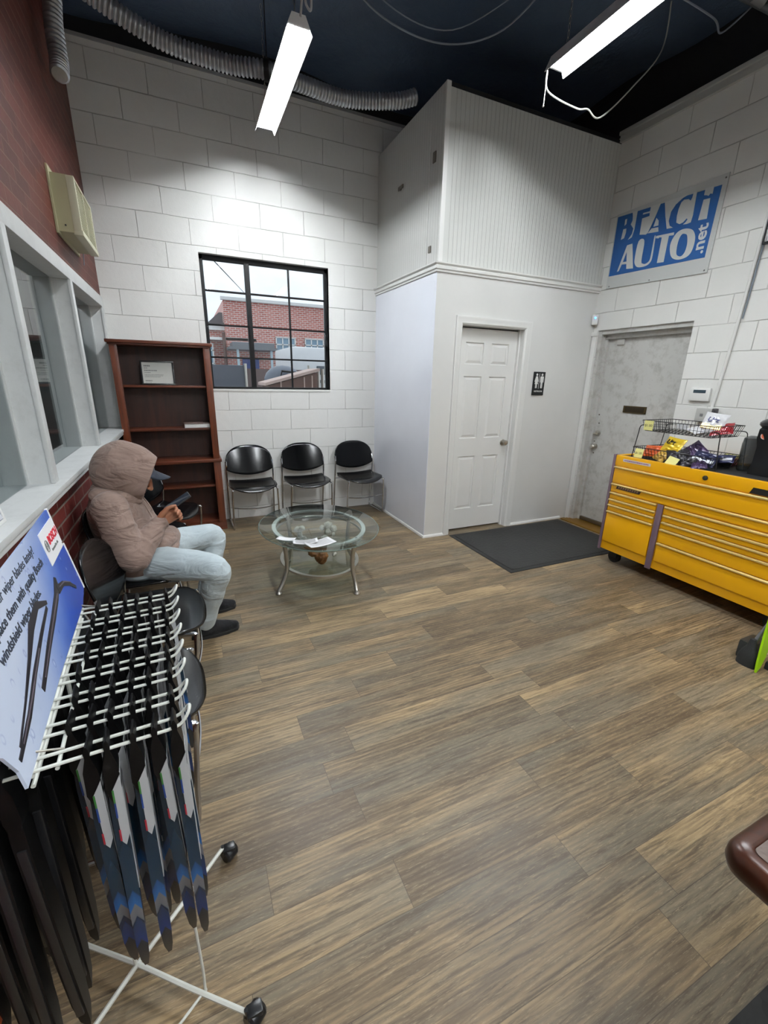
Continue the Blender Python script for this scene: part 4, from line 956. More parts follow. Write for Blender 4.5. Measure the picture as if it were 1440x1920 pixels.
snack(.15, .12, .05, B_mix, (3.50, 1.98, 1.075), fc(35, 0, -35), 'dark purple snack bag topping the pile in the lower basket')
snack(.17, .12, .045, B_navy, (3.44, 1.87, 1.035), fc(45, 10, -10), 'navy blue snack bag with white print at the right of the lower basket', extra=T_w)
snack(.15, .11, .04, B_navy, (3.52, 1.80, 1.04), fc(65, 0, 20), 'navy blue snack bag with raised corner at the right end of the lower basket', extra=T_w)
snack(.14, .11, .045, B_blk, (3.39, 1.95, 1.00), fc(55, -15, 50), 'black and brown snack bag spilling over the front rim of the lower basket')
snack(.13, .10, .04, B_mix, (3.37, 1.86, .995), fc(70, 0, -60), 'dark glossy snack bag lying on the worktop against the lower basket')
M_note = pm('yellow_note', (222,218,140), .7, var=.03)
def note(loc, tilt, turn, w_, lab, txt=None, roll=0):
    o = thing('price_note', lab, 'sticky note', loc, 0, 'yellow price notes'); o.rotation_euler = fc(tilt, turn, roll)
    MB().box(-w_/2, w_/2, -w_/2, w_/2, 0, .001).build('note', M_note, o, flat=True)
    if txt: text('handwriting', txt, w_*.36, T_blk, Matrix.Translation((-w_*.42, -w_*.12, .0012)), o, depth=.0003)
note((3.325, 2.27, 1.238), 0, 0, .075, 'yellow price note at the left end of the upper basket', '$1.00')
note((3.337, 2.315, 1.01), 10, 0, .072, 'yellow price note at the left end of the lower basket', '$1.00')
note((3.325, 2.035, .985), 28, 0, .085, 'yellow note standing against the front edge of the worktop', None, -12)
m = MB(); m.box(0, .001, -.045, .045, -.02, .02); o = m.build('price_card', pm('grey_card', (190,192,196), .6)); o.location = (3.52, 2.13, 1.24); tag(o, 'small grey-white card inside the upper basket', 'card')

# coffee maker
t = thing('coffee_maker', 'black single-cup coffee maker with round orange sticker at the right frame edge', 'coffee maker', (3.66, 1.55, .962), 0)
m = MB(); m.rings([[V((x*sx, y*sy, z)) for x, y in ((-.11,-.10),(.0,-.125),(.13,-.11),(.15,0),(.13,.09),(.0,.11),(-.11,.09),(-.125,0))] for z, sx, sy in ((0,1,1),(.02,1.02,1.02),(.08,.92,.92),(.19,.9,.9),(.25,1.0,1.0),(.31,.98,.98),(.335,.8,.85))]); m.build('body', M_black, t)
m = MB(); m.lathe([(.07,0),(.078,.01),(.08,.19),(.072,.235),(.03,.25),(.001,.25)], 24, Matrix.Translation((.02, .17, .0)) @ Matrix.Diagonal((.9,.62,1,1))); m.build('water_tank', pm('smoky_tank', (60,64,64), .1, alpha=.75), t)
m = MB(); m.ball((-.02, .02, .345), (.12,.105,.045)); m.build('lid', M_black, t)
m = MB(); m.lathe([(.001,0),(.025,0),(.025,.002),(.001,.002)], 24, Matrix.Translation((-.112,.045,.27)) @ Matrix.Rotation(R(-82), 4, 'Y')); s_ = m.build('sticker', pm('sticker_cream', (220,200,190), .5), t)
m = MB(); m.lathe([(.001,.0021),(.020,.0021),(.020,.003),(.001,.003)], 24, Matrix.Translation((-.112,.045,.27)) @ Matrix.Rotation(R(-82), 4, 'Y')); m.build('sticker_print', pm('sticker_orange', (205,96,60), .5), s_)
t = thing('bowl', 'black round bowl beside the basket on the worktop', 'bowl', (3.66, 1.86, .962))
m = MB(); m.lathe([(.001,.003),(.045,.003),(.058,.05),(.062,.052),(.05,0),(.001,0)], 24); m.build('bowl', M_black, t)
t = thing('creamer_box', 'small dark red box standing behind the black bowl', 'box', (3.80, 1.88, .962))
m = MB(); m.box(-.03,.03,-.04,.04,0,.07,bev=.002); m.build('carton', pm('box_red', (110,36,40), .5), t); m = MB(); m.box(-.031,.031,-.041,.041,.06,.085); m.build('flap', M_note, t, flat=True)

# broom and dustpan by the chest
t = thing('broom', 'black brush with grey handle leaning on the tool chest at the right edge', 'broom', (2.82, 1.05, 0))
m = MB(); m.tube([(.0, .0, .13), (.46, -.10, .95)], .011, 10); m.build('handle', pm('broom_handle', (96,98,100), .4), t)
m = MB(); m.rings([[V((a*math.cos(q_), b_*math.sin(q_), z)) for q_ in [2*math.pi*i/14 for i in range(14)]] for z, a, b_ in ((.0,.030,.052),(.05,.032,.052),(.09,.028,.040),(.12,.020,.024),(.17,.014,.014))]); m.build('bristles', pm('bristle_black', (30,32,32), .8, bump=.6, bscale=300), t)
t = thing('dustpan', 'lime green pointed dustpan standing beside the black brush at the right edge', 'dustpan', (2.80, .99, 0))
m = MB(); m.prism([(0,0),(.05,.01),(.115,.06),(.17,.20),(.18,.36),(.13,.34),(.06,.19),(.015,.07)], 0, .010, frame((-.02,.0,.002), (.95,.1,.12), (.15,.12,1))); m.build('pan', pm('lime_green', (150,200,10), .35), t)
m = MB(); m.box(.07,.22,-.12,-.0,.0,.05,bev=.01); m.box(.05,.2,.06,.14,0,.12,bev=.02); m.build('body', pm('dustpan_dark', (42,46,46), .5), t)

# ---------------------------------------------------------------- wooden counter corner at the lower right
M_cw1 = wood_mat('counter_edge', (34,16,9), (72,36,17), (3,3,3), .3); 
t = thing('counter', 'dark wooden counter with rounded corner and brown inlay at the lower right', 'counter', (.612, .196, 0))
def rc(off, z, n=8):
    r_ = .030-off*.8; pts = []
    for i in range(n+1):
        a = math.pi/2 + math.pi/2*i/n; pts.append(V((off+r_+r_*math.cos(a), -off-r_+r_*math.sin(a), z)))
    return [V((1.1, -off, z))] + pts + [V((off, -.5, z)), V((1.1, -.5, z))]
m = MB(); m.rings([rc(.012,.905), rc(.003,.912), rc(0,.922), rc(.001,.936), rc(.006,.946), rc(.014,.950), rc(.022,.951), rc(.026,.947)]); m.build('countertop', M_cw1, t)
m = MB(); m.rings([rc(.0265,.9455), rc(.0265,.9485)]); m.build('inlay', pm('brown_leather', (92,80,74), .5, bump=.3, bscale=120), t)
m = MB(); m.box(.35, 1.1, -.5, -.2, .012, .905); m.build('base_cabinet', M_cw1, t, flat=True)
# ---------------------------------------------------------------- wiper blade rack
RK = (-.272, .885, 0); RA = R(3)
t = rack = thing('wiper_rack', 'white wire display rack on castors full of hanging wiper blades at the lower left', 'display rack', RK, RA)
HY = [-.238 + i*.068 for i in range(8)]; ZT = 1.0
m = MB()
m.tube([(0, -.252, ZT-.006), (0, .265, ZT-.006)], .0038, 8); m.tube([(.03, -.252, ZT-.006), (.03, .265, ZT-.006)], .003, 8); m.tube([(-.004, -.245, ZT-.03), (-.004, .26, ZT-.03)], .0034, 8)
for y in (.03,):
    m.tube([(-.004, y, ZT-.03), (-.004, y, .06)], .0042, 8)
for s_ in (-1, 1): m.tube(spline([(s_*.02, -.0, ZT-.03), (s_*.10, -.05, .9), (s_*.15, -.09, .7), (s_*.155, -.10, .3), (s_*.155, -.10, .07), (s_*.14, -.11, .05), (s_*.0, -.19, .045)], 6), .0034, 8)
tag(m.build('upright_frame', M_wire, t), 'white wire uprights')
m = MB()
for y in HY:
    for s_ in (1, -1):
        a, b_ = y-.012, y+.012
        L_ = [(0, a, ZT), (s_*.175, a, ZT), (s_*.195, a, ZT+.004), (s_*.208, a+.003, ZT+.018), (s_*.212, y, ZT+.026), (s_*.208, b_-.003, ZT+.018), (s_*.195, b_, ZT+.004), (s_*.175, b_, ZT), (0, b_, ZT)]
        mm_ = MB(); mm_.tube([L_[0]] + spline(L_[1:-1], 4) + [L_[-1]], .0028, 7); tag(mm_.build('hook', M_wire, t), 'paired wire hook with upturned loop')
m.b.free()
for (p, lab) in (((-.24,-.19), 0), ((.24,-.19), 0), ((-.24,.24), 0), ((.24,.24), 0)):
    m = MB(); m.tube([(p[0]*-.0, .03, .055), (p[0]*.5, .03+(p[1]-.03)*.5, .05), (p[0], p[1], .052)], .006, 6); ft = m.build('foot', M_wire, t)
    m = MB(); m.tube([(p[0], p[1], .045), (p[0], p[1], .062)], .005, 8); m.lathe([(.001,-.022),(.018,-.022),(.023,-.016),(.023,.016),(.018,.022),(.001,.022)], 18, Matrix.Translation((p[0]*1.08, p[1], .0235)) @ Matrix.Rotation(R(35), 4, 'Z') @ Matrix.Rotation(R(90), 4, 'Y'))
    m.box(p[0]*1.08-.02, p[0]*1.08+.02, p[1]-.015, p[1]+.015, .03, .05, bev=.006); tag(m.build('castor', M_black, ft), 'black twin-wheel castor')
for y in (-.23, .24):
    m = MB(); m.tube([(-.02+.014*math.cos(a), y+.004*math.sin(a), ZT+.03+.022*math.sin(a)) for a in [2*math.pi*i/14 for i in range(14)]], .0018, 6, closed=True)
    m.tube([(-.01, y, ZT+.02), (.035, y+.01, ZT+.0)], .0018, 6)
    tag(m.build('wire_clip', M_steel, t), 'thin wire clip holding the sign')

# wiper blades in hanging packages
M_pk = pm('blade_black', (7,7,8), .45, spec=.2); M_card = pm('card_white', (168,170,172), .5); 
mm, k, b = newmat('blue_sleeve'); v = k.coords(); s_ = k.n.new('ShaderNodeSeparateXYZ'); k.link(v, s_.inputs[0])
ch_ = k.math('ADD', s_.outputs['Z'], k.math('MULTIPLY', k.math('ABSOLUTE', s_.outputs['X']), 2.2))
k.set(b, 'Base Color', k.ramp(k.math('MULTIPLY', k.math('ADD', ch_, .49), 2.0), [(0, lin((22,24,28))), (.14, lin((26,30,36))), (.16, lin((16,40,90))), (.27, lin((16,38,64))), (.275, lin((88,92,98))), (.33, lin((96,98,102))), (.335, lin((30,84,140))), (.39, lin((24,66,112))), (.40, lin((16,44,64))), (.7, lin((12,32,46))), (1, lin((14,20,26)))]))
k.set(b, 'Roughness', .25); M_sleeve = mm
M_clear = pm('clear_sleeve', (90,96,100), .15, alpha=.4); M_g = pm('stripe_green', (50,110,48), .5); M_rd = pm('stripe_red', (150,28,44), .5); M_b2 = pm('stripe_blue', (24,56,120), .5); M_orange = pm('card_orange', (150,66,30), .5)
def make_blade(kind):
    # hangs from z=0 down; card faces -y; origin at the hook
    t = thing('packaged_wiper', '', 'wiper blade')
    L_ = {'blue': .50, 'plain': .60, 'orange': .52}[kind]
    m = MB()                                # hanger head: flat loop over the wires, pointed tip above them
    m.prism([(-.0035,-.004),(-.0095,-.03),(-.011,-.075),(-.004,-.10),(.006,-.10),(.011,-.075),(.0095,-.03),(.0035,-.004),(.0045,.006),(.0012,.016),(-.0012,.016),(-.0045,.006)], -.017, .017, frame((0,0,0), (1,0,0), (0,0,1)))
    m.build('hanger_head', M_pk, t)
    m = MB()
    m.rings([[V((x, y, z)) for x, y in ((-w_,-d),(w_,-d),(w_*.8,d),(-w_*.8,d))] for z, w_, d in ((-.06,.008,.013),(-.12,.0095,.018),(-L_*.55,.0095,.02),(-L_*.85,.009,.017),(-L_+.03,.007,.012),(-L_,.003,.005))])
    m.build('sleeve', M_sleeve if kind == 'blue' else M_pk, t)
    if kind == 'blue':
        m = MB(); m.box(.0098, .0108, -.014, .017, -.30, -.05); tag(m.build('side_card', M_card, t, flat=True), 'white card edge'); m = MB(); m.prism([(-.002,-.075),(.0105,-.05),(.0105,-.17),(.004,-.19),(-.001,-.18)], .0185, .0200, frame((0,0,0), (1,0,0), (0,0,1))); cd_ = m.build('card', M_card, t, flat=True)
        Fm = frame((0,0,0), (1,0,0), (0,0,1))
        for z0, z1, mt in ((-.10,-.075,M_g),(-.13,-.10,M_b2),(-.178,-.155,M_rd)):
            m = MB(); m.prism([(-.003,z0),(-.0005,z0),(-.0005,z1),(-.003,z1)], .0198, .0206, Fm); m.build('card_stripe', mt, cd_, flat=True)
    else:
        m = MB(); m.box(-.006, .006, -.021, -.012, -L_*.9, -.13, bev=.002); m.build('blade_spine', pm('spine_'+kind, (24,24,26) if kind == 'plain' else (150,66,30), .3), t)
    return t
bl = {k_: make_blade(k_) for k_ in ('blue', 'plain', 'orange')}
used = set(); ORD = ['first', 'second', 'third', 'fourth', 'fifth', 'sixth', 'seventh', 'eighth']
Mr = Matrix.Translation(RK) @ Matrix.Rotation(RA, 4, 'Z')
random.seed(11)
def hang(kind, hi, x, lab, dz=0):
    src = bl[kind]
    o = src if kind not in used else copy_tree(src); used.add(kind)
    p = Mr @ V((x, HY[hi], ZT+.002+dz)); o.location = p; o.rotation_euler = (R(random.uniform(-1.5,1.5)), R(random.uniform(-1.2,1.2)), RA + R(random.uniform(-4,4)))
    o['label'] = lab; o['group'] = 'packaged wiper blades hanging on the rack'
slots = [.182, .150, .122, .094, .062, .034]
for hi in range(8):
    row = ORD[hi] + ' hook from the front'
    sl = [x + random.uniform(-.004,.004) for x in slots]
    if hi == 0: sl = [.186, .158, .128, .092, .068]
    for j, x in enumerate(sl):
        hang('blue', hi, x, f'blue packaged wiper blade, {ORD[j]} from the loop end of the {row}')
    for j, x in enumerate([-.03, -.062, -.095, -.128, -.16, -.188]):
        if hi > 3 and j in (2, 4): continue
        if hi == 0 and j == 3: hang('orange', hi, x, 'wiper blade with orange and white card on the wall side of the nearest hook'); continue
        hang('plain', hi, x + random.uniform(-.005,.005), f'long black wiper, {ORD[j]} from the middle on the wall-side {row}', -.0)

# poster sign on top of the rack
O_ = V((-.252, .600, 1.006)); U_ = V((-.0518781,.99865362,0)); W_ = V((-.15841847,-.00822953,.98733777))
t = thing('wiper_sign', 'blue water-drop Bosch wiper blade advertising board standing on top of the wire rack', 'sign', O_)
MP = frame((0,0,0), U_, W_)
mm, k, b = newmat('poster_print')
# printed gradient: pale at the upper near side, deep blue at the far lower side, with rain drops
v = k.coords(); dp = lambda vec: (lambda n: n.outputs['Value'])(None)
def dot(vec):
    n = k.n.new('ShaderNodeVectorMath'); n.operation = 'DOT_PRODUCT'; k.link(v, n.inputs[0]); n.inputs[1].default_value = vec; return n.outputs['Value']
uu, vv_ = dot(U_), dot(W_)
gr = k.math('ADD', k.math('MULTIPLY', uu, 1.75), k.math('MULTIPLY', vv_, -1.5))
gr = k.math('ADD', gr, k.math('MULTIPLY', k.noise(v, 14, 3), .12))
colp = k.ramp(gr, [(.10, lin((196,206,226))), (.36, lin((170,186,220))), (.58, lin((104,134,204))), (.74, lin((44,84,182))), (.95, lin((22,58,160)))])
cb = k.n.new('ShaderNodeCombineXYZ'); k.link(uu, cb.inputs[0]); k.link(k.math('MULTIPLY', vv_, .6), cb.inputs[1])
vo = k.n.new('ShaderNodeTexVoronoi'); vo.inputs['Scale'].default_value = 46; k.link(cb.outputs[0], vo.inputs['Vector'])
ringd = k.ramp(vo.outputs['Distance'], [(.16, (0,0,0)), (.22, (1,1,1)), (.30, (0,0,0))]); core = k.ramp(vo.outputs['Distance'], [(.05, (1,1,1)), (.16, (0,0,0))])
gate = k.ramp(k.noise(cb.outputs[0], 20, 2), [(.48, (0,0,0)), (.56, (1,1,1))])
colp = k.mix(k.math('MULTIPLY', k.math('MULTIPLY', ringd, gate), .45), colp, lin((30,64,160)))
colp = k.mix(k.math('MULTIPLY', k.math('MULTIPLY', core, gate), .55), colp, lin((214,224,240)))
k.set(b, 'Base Color', colp); k.set(b, 'Roughness', .35); M_post = mm
poly = [(0.0,.0),(.25,.006),(.54,.004),(.600,.022),(.590,.150),(.578,.152),(.578,.243),(.40,.240),(-.15,.236),(-.15,.15),(-.05,.11),(-.012,.07),(.002,.03)]
m = MB(); m.prism(poly, -.004, 0, MP); m.build('board', M_post, t, flat=True)
m = MB(); m.prism([(.600,.022),(.607,.022),(.597,.151),(.590,.150)], -.005, .0012, MP); m.prism([(.578,.158),(.585,.158),(.585,.245),(.578,.243)], -.005, .0012, MP); m.build('board_edge', M_paper, t, flat=True)
M_pt = pm('poster_text', (46,52,66), .5)
def pt(s, size, u_, v_, bold=0, al='RIGHT', mat=None, xs=1.0): return text('lettering', s, size, mat or M_pt, MP @ Matrix.Translation((u_, v_, .0003)), t, bold=bold, align=al, xs=xs)
pt('Have you replaced your wiper blades lately?', .0245, .392, .205)
pt('Replace them with quality Bosch', .0245, .412, .172, .0004)
pt('windshield wiper blades.', .0245, .335, .140, .0004)
m = MB(); m.prism([(.455,.148),(.592,.150),(.580,.152),(.574,.224),(.452,.222)], 0, .0012, MP); tag(m.build('logo_panel', M_paper, t, flat=True), 'white square logo panel')
M_bred = pm('logo_red', (206,30,52), .5)
def pl(s, size, u_, v_, mat, bold=0): text('logo_lettering', s, size, mat, MP @ Matrix.Translation((u_, v_, .0016)), t, bold=bold)
pl('BOSCH', .026, .494, .184, M_bred, .0009); pl('Invented for life', .0095, .496, .168, M_ink)
m = MB()
cir = [(.474+.0105*math.cos(a), .188+.0125*math.sin(a)) for a in [2*math.pi*i/24 for i in range(24)]]
m.tube([MP @ V((x, y, .0018)) for x, y in cir], .0009, 5, closed=True)
for dx in (-.0045, .0045): m.tube([MP @ V((.474+dx, .188-.008, .0018)), MP @ V((.474+dx, .188+.008, .0018))], .0009, 5)
m.tube([MP @ V((.4695, .188, .0018)), MP @ V((.4785, .188, .0018))], .0009, 5)
m.build('logo_emblem', M_ink, t)
def strip(pts, ws):
    a, b_ = [], []
    for i, p in enumerate(pts):
        d = (V((*pts[min(i+1, len(pts)-1)], 0)) - V((*pts[max(i-1,0)], 0))).normalized(); n = V((-d.y, d.x, 0))
        a.append((p[0]+n.x*ws[i], p[1]+n.y*ws[i])); b_.append((p[0]-n.x*ws[i], p[1]-n.y*ws[i]))
    return a + b_[::-1]
M_pb = pm('printed_blade', (36,32,38), .4); M_pb2 = pm('printed_blade_light', (96,88,96), .4)
m = MB()
m.prism(strip([(.165,.040),(.26,.066),(.34,.084),(.40,.100),(.43,.115),(.438,.128)], [.006,.008,.009,.010,.012,.006]), 0, .0010, MP)
m.prism(strip([(.425,.104),(.47,.098),(.51,.078),(.545,.052)], [.010,.006,.005,.004]), 0, .0011, MP)
m.prism(strip([(.015,.036),(.09,.050),(.17,.075),(.25,.095),(.33,.112)], [.004,.006,.006,.005,.004]), 0, .0010, MP)
m.prism(strip([(.03,.046),(.10,.070),(.17,.098),(.23,.126),(.29,.138),(.34,.118)], [.002,.0025,.005,.010,.008,.004]), 0, .0011, MP)
tag(m.build('printed_blades', M_pb, t, flat=True), 'printed picture of two dark wiper blades')
m = MB(); m.prism(strip([(.19,.047),(.30,.075),(.41,.102)], [.0012,.0018,.0018]), .0011, .0016, MP); m.prism(strip([(.44,.104),(.48,.098),(.52,.078)], [.001,.0018,.001]), .0011, .0016, MP); m.prism(strip([(.04,.042),(.12,.060),(.22,.088)], [.001,.0018,.001]), .0011, .0016, MP)
m.build('printed_glints', M_pb2, t, flat=True)

# ---------------------------------------------------------------- seated person
def skin_mat():
    m, k, b = newmat('skin'); v = k.coords(); f = k.noise(v, 20, 4)
    k.set(b, 'Base Color', k.mix(f, lin((150,98,70)), lin((178,122,92)))); k.set(b, 'Roughness', .5); k.set(b, 'Subsurface Weight', .1); k.set(b, 'Subsurface Radius', (.02,.008,.004)); return m
def cloth_mat(name, c0, c1, sc, bs, wr=14, wd=.012, aniso=(1,1,1), wstr=.6):
    m, k, b = newmat(name); v = k.coords(); va = k.coords(aniso)
    fold = k.noise(va, wr, 3, .55, 1.2); weave = k.noise(v, bs, 3, .7)
    k.set(b, 'Base Color', k.mix(k.noise(v, sc, 4), lin(c0), lin(c1))); k.set(b, 'Roughness', .9); k.set(b, 'Specular IOR Level', .15); k.set(b, 'Sheen Weight', .15)
    n1 = k.bump(fold, wstr, wd); k.set(b, 'Normal', k.bump(weave, .25, .002, n1)); return m
M_skin = skin_mat(); M_hood = cloth_mat('taupe_fleece', (130,110,100), (152,130,120), 5, 400, 6, .04, (.7,1,2.0), .8)
M_jean = cloth_mat('light_denim', (172,187,195), (206,217,220), 5, 400, 7, .02, (.6,1,1.8), .9)
P_ = thing('person', 'person in a taupe hoodie, dark cap and pale jeans sitting and looking at a phone', 'person', (-.325, 2.68, 0))
P_.name = 'person'
bpy.data.objects.remove(P_)
OFF = V((-.325, 2.68, 0))
def caps(m, pts, rs, seg=16, sub=6):
    """smooth tapered limb with round ends, world points, shifted to the person's origin"""
    pp = [V(p) - OFF for p in pts]
    q = spline([(*p,) for p in pp], sub) if len(pp) > 2 else pp
    if len(pp) > 2:
        rr = [];
        for i in range(len(rs)-1):
            for kx in range(sub): u_ = kx/sub; u_ = u_*u_*(3-2*u_); rr.append(rs[i]*(1-u_) + rs[i+1]*u_)
        rr.append(rs[-1])
    else: rr = list(rs)
    m.tube(q, rr, seg); m.ball(tuple(q[0]), rr[0]*.995, seg); m.ball(tuple(q[-1]), rr[-1]*.995, seg)
def ell(m, c, r, M=None):
    m.ball((0,0,0), r, 20, Matrix.Translation(V(c)-OFF) @ (M or Matrix()))
def torso(m, secs):
    m.rings([[V((cx + dx*math.cos(a)*(1 if abs(math.cos(a)) else 1), cy + dy*math.sin(a), z)) - OFF for a in [2*math.pi*i/28 for i in range(28)]] for (cx, cy, z, dx, dy) in secs])
def fuse(o, vs, sm=6, fac=.5):
    r_ = o.modifiers.new('fuse', 'REMESH'); r_.mode = 'VOXEL'; r_.voxel_size = vs; r_.use_smooth_shade = True
    s_ = o.modifiers.new('relax', 'SMOOTH'); s_.iterations = sm; s_.factor = fac; return o
# joints
shN, elN, wrN = V((-.415,2.47,.885)), V((-.335,2.365,.635)), V((-.205,2.535,.765))
shF, elF, wrF = V((-.415,2.87,.885)), V((-.30,2.93,.64)), V((-.20,2.80,.60))
hpN, knN, anN = V((-.30,2.575,.535)), V((.065,2.375,.515)), V((-.03,2.545,.11))
hpF, knF, anF = V((-.30,2.775,.535)), V((.085,2.935,.515)), V((-.02,2.83,.11))
Hc = V((-.315,2.668,1.02)); fd = V((.86,0,-.51)).normalized()      # head centre, gaze direction (down to the phone)
Hup = V((.51,0,.86)).normalized(); MH = frame((0,0,0), fd, V((0,1,0)))    # local x = gaze, y = left, z = up
m = MB()
# body surface: head, neck, torso, arms, hands, legs, feet in one mesh
ell(m, Hc, (.098,.076,.112), MH)
def hp(x, y, z): return Hc + (MH.to_3x3() @ V((x, y, z)))
ell(m, hp(.02,0,-.065), (.066,.055,.05), MH)                 # jaw
ell(m, hp(.066,0,-.098), (.024,.026,.018), MH)               # chin
caps(m, [hp(.094,0,.012), hp(.108,0,-.018), hp(.116,0,-.034)], [.008,.011,.013], 10)     # nose
for s_ in (-1, 1):
    ell(m, hp(.105,s_*.014,-.036), (.009,.008,.007), MH); ell(m, hp(-.0,s_*.078,-.012), (.018,.010,.030), MH)   # nostril, ear
    caps(m, [hp(.090,s_*.014,.022), hp(.082,s_*.045,.022)], [.009,.008], 8)                     # brow
    ell(m, hp(.066,s_*.044,-.03), (.022,.02,.02), MH)                                             # cheek
    caps(m, [hp(.094,0,-.062), hp(.084,s_*.022,-.064)], [.0075,.005], 8); caps(m, [hp(.094,0,-.072), hp(.084,s_*.018,-.071)], [.007,.005], 8)   # lips
caps(m, [hp(-.03,0,-.08), V((-.395,2.67,.90))], [.055,.062], 16)
torso(m, [(-.33,2.675,.47,.12,.17),(-.35,2.675,.60,.12,.16),(-.40,2.67,.75,.11,.165),(-.42,2.67,.86,.10,.18),(-.41,2.67,.91,.06,.12)])
for a, b_, c in ((shN, elN, wrN), (shF, elF, wrF)): caps(m, [a, a.lerp(b_,.5), b_, b_.lerp(c,.5), c], [.052,.050,.042,.038,.027], 14)
for a, b_, c in ((hpN, knN, anN), (hpF, knF, anF)):
    caps(m, [a, a.lerp(b_,.5), b_, b_.lerp(c,.4), c], [.082,.072,.052,.05,.036], 14)
    caps(m, [c, c+V((.03,.01,-.055)), c+V((.13,.015,-.075))], [.036,.034,.028], 12)
def hand(m, w_, f_, s_, grip, mirror=1):
    """w_ wrist, f_ forward, s_ thumb side; palm normal n points at what is held"""
    f_ = f_.normalized(); s_ = (s_ - f_*s_.dot(f_)).normalized(); n = f_.cross(s_)*mirror
    P = lambda a, b_, c: w_ + f_*a + s_*b_ + n*c
    for i, b_ in enumerate((-.030, -.011, .009, .028)): caps(m, [P(.005, b_*.6, -.002), P(.045, b_*.9, -.004), P(.078, b_, 0)], [.017,.0145,.0115], 10, 4)
    caps(m, [P(.01,.02,.004), P(.035,.036,.012), P(.05,.042,.018)], [.018,.017,.014], 10, 4)
    for b_, l_ in ((-.030,.78), (-.011,.95), (.009,1.0), (.028,.9)):
        q = [P(.078, b_, 0)]; ang = 0; st = [.042*l_, .026*l_, .020*l_]
        for ln, g_ in zip(st, grip):
            ang += R(g_); q.append(q[-1] + f_*ln*math.cos(ang) + n*ln*math.sin(ang))
        caps(m, q, [.0105,.0098,.0088,.0078], 10, 4)
    q = [P(.035,.036,.012), P(.062,.050,.022), P(.088,.050,.030), P(.108,.044,.034)]
    caps(m, q, [.014,.0118,.0105,.0088], 10, 4)
hf = V((.80,.12,.60)); 
hand(m, wrN + V((.004,.004,.004)), V((.75,.30,.38)), V((-.30,-.10,.95)), (48,55,35), 1)
hand(m, wrF + V((-.01,-.01,-.01)), V((-.35,-1,-.05)), V((.1,0,1)), (25,30,20), -1)
body = m.build('person', M_skin); body.location = OFF
tag(body, 'seated person in taupe hoodie, dark cap and pale jeans looking down at a phone', 'person')
fuse(body, .0036, 3, .5)
# beard
m = MB(); ell(m, hp(.028,0,-.088), (.062,.060,.036), MH); ell(m, hp(.070,0,-.100), (.028,.032,.022), MH); caps(m, [hp(.094,-.026,-.056), hp(.100,0,-.051), hp(.094,.026,-.056)], [.005,.006,.005], 8)
for s_ in (-1,1): caps(m, [hp(.01,s_*.074,-.02), hp(.03,s_*.068,-.07), hp(.06,s_*.04,-.095)], [.008,.014,.014], 8)
fuse(m.build('beard', pm('beard_black', (22,18,17), .8, bump=.5, bscale=300), body), .004, 2)
# cap
m = MB(); m.sheet(24, 10, lambda u, v: (hp(.104*math.cos(2*math.pi*u)*math.sin(v*1.50), .083*math.sin(2*math.pi*u)*math.sin(v*1.50), .022+.102*math.cos(v*1.50)) - OFF))
M_cap = cloth_mat('navy_cap', (34,38,46), (52,58,68), 10, 300); cp_ = m.build('cap', M_cap, body); md = cp_.modifiers.new('t','SOLIDIFY'); md.thickness = .003
m = MB(); m.sheet(14, 8, lambda u, v: (hp(.070 + .108*v*math.sqrt(max(0, 1-(2*u-1)**2*.8)) , (2*u-1)*.074*(1-.12*v), 0.070 + .002*v - .034*(2*u-1)**2) - OFF))
br_ = m.build('brim', M_cap, cp_); md = br_.modifiers.new('t','SOLIDIFY'); md.thickness = .004
# hoodie
m = MB()
torso(m, [(-.335,2.675,.485,.150,.195),(-.335,2.675,.53,.175,.212),(-.35,2.675,.60,.178,.212),(-.375,2.672,.68,.168,.208),(-.40,2.67,.77,.150,.212),(-.415,2.67,.85,.135,.225),(-.42,2.67,.91,.108,.195),(-.415,2.67,.95,.085,.125),(-.405,2.67,.975,.06,.08)])
caps(m, [shN+V((0,.01,0)), shN.lerp(elN,.5), elN, elN.lerp(wrN,.5), wrN], [.090,.082,.072,.062,.042], 18)
caps(m, [shF+V((0,-.01,0)), shF.lerp(elF,.5), elF, elF.lerp(wrF,.5), wrF], [.090,.082,.072,.062,.044], 18)
# pouch and bunched hem
caps(m, [V((-.225,2.58,.61)), V((-.19,2.68,.61)), V((-.18,2.79,.60)), V((-.22,2.86,.60))], [.055,.065,.065,.05], 12)
caps(m, [V((-.20,2.52,.535)), V((-.165,2.60,.575)), V((-.15,2.68,.585)), V((-.17,2.78,.57)), V((-.25,2.87,.54))], [.026,.026,.026,.026,.026], 10)
# sleeve folds
def fold_ring(c, ax, r0, r1, ph):
    ax = ax.normalized(); a = ax.orthogonal().normalized(); b_ = ax.cross(a)
    n = 20; pts = [c + (a*math.cos(2*math.pi*i/n) + b_*math.sin(2*math.pi*i/n))*r0 + ax*.012*math.sin(2*math.pi*i/n*1 + ph) - OFF for i in range(n)]
    m.tube(pts, r1, 8, closed=True)
for a, b_ , rr in ((elN, wrN, (.070,.064,.058,.050)), (elF, wrF, (.070,.062,.056,.050))):
    for i, f_ in enumerate((.12, .34, .56, .78)): fold_ring(a.lerp(b_, f_), b_-a, rr[i], .007, i*1.9)
    fold_ring(b_, b_-a, .040, .009, 0)
for i, f_ in enumerate((.45, .68, .88)): fold_ring(shN.lerp(elN, f_), elN-shN, .080-.006*i, .008, i*2.3)
ho = m.build('hoodie', M_hood, body); fuse(ho, .0065, 5, .5)
tx_ = bpy.data.textures.new('folds', 'CLOUDS'); tx_.noise_scale = .11; tx_.noise_depth = 1
d_ = ho.modifiers.new('folds', 'DISPLACE'); d_.texture = tx_; d_.strength = .012; d_.mid_level = .5; d_.texture_coords = 'LOCAL'
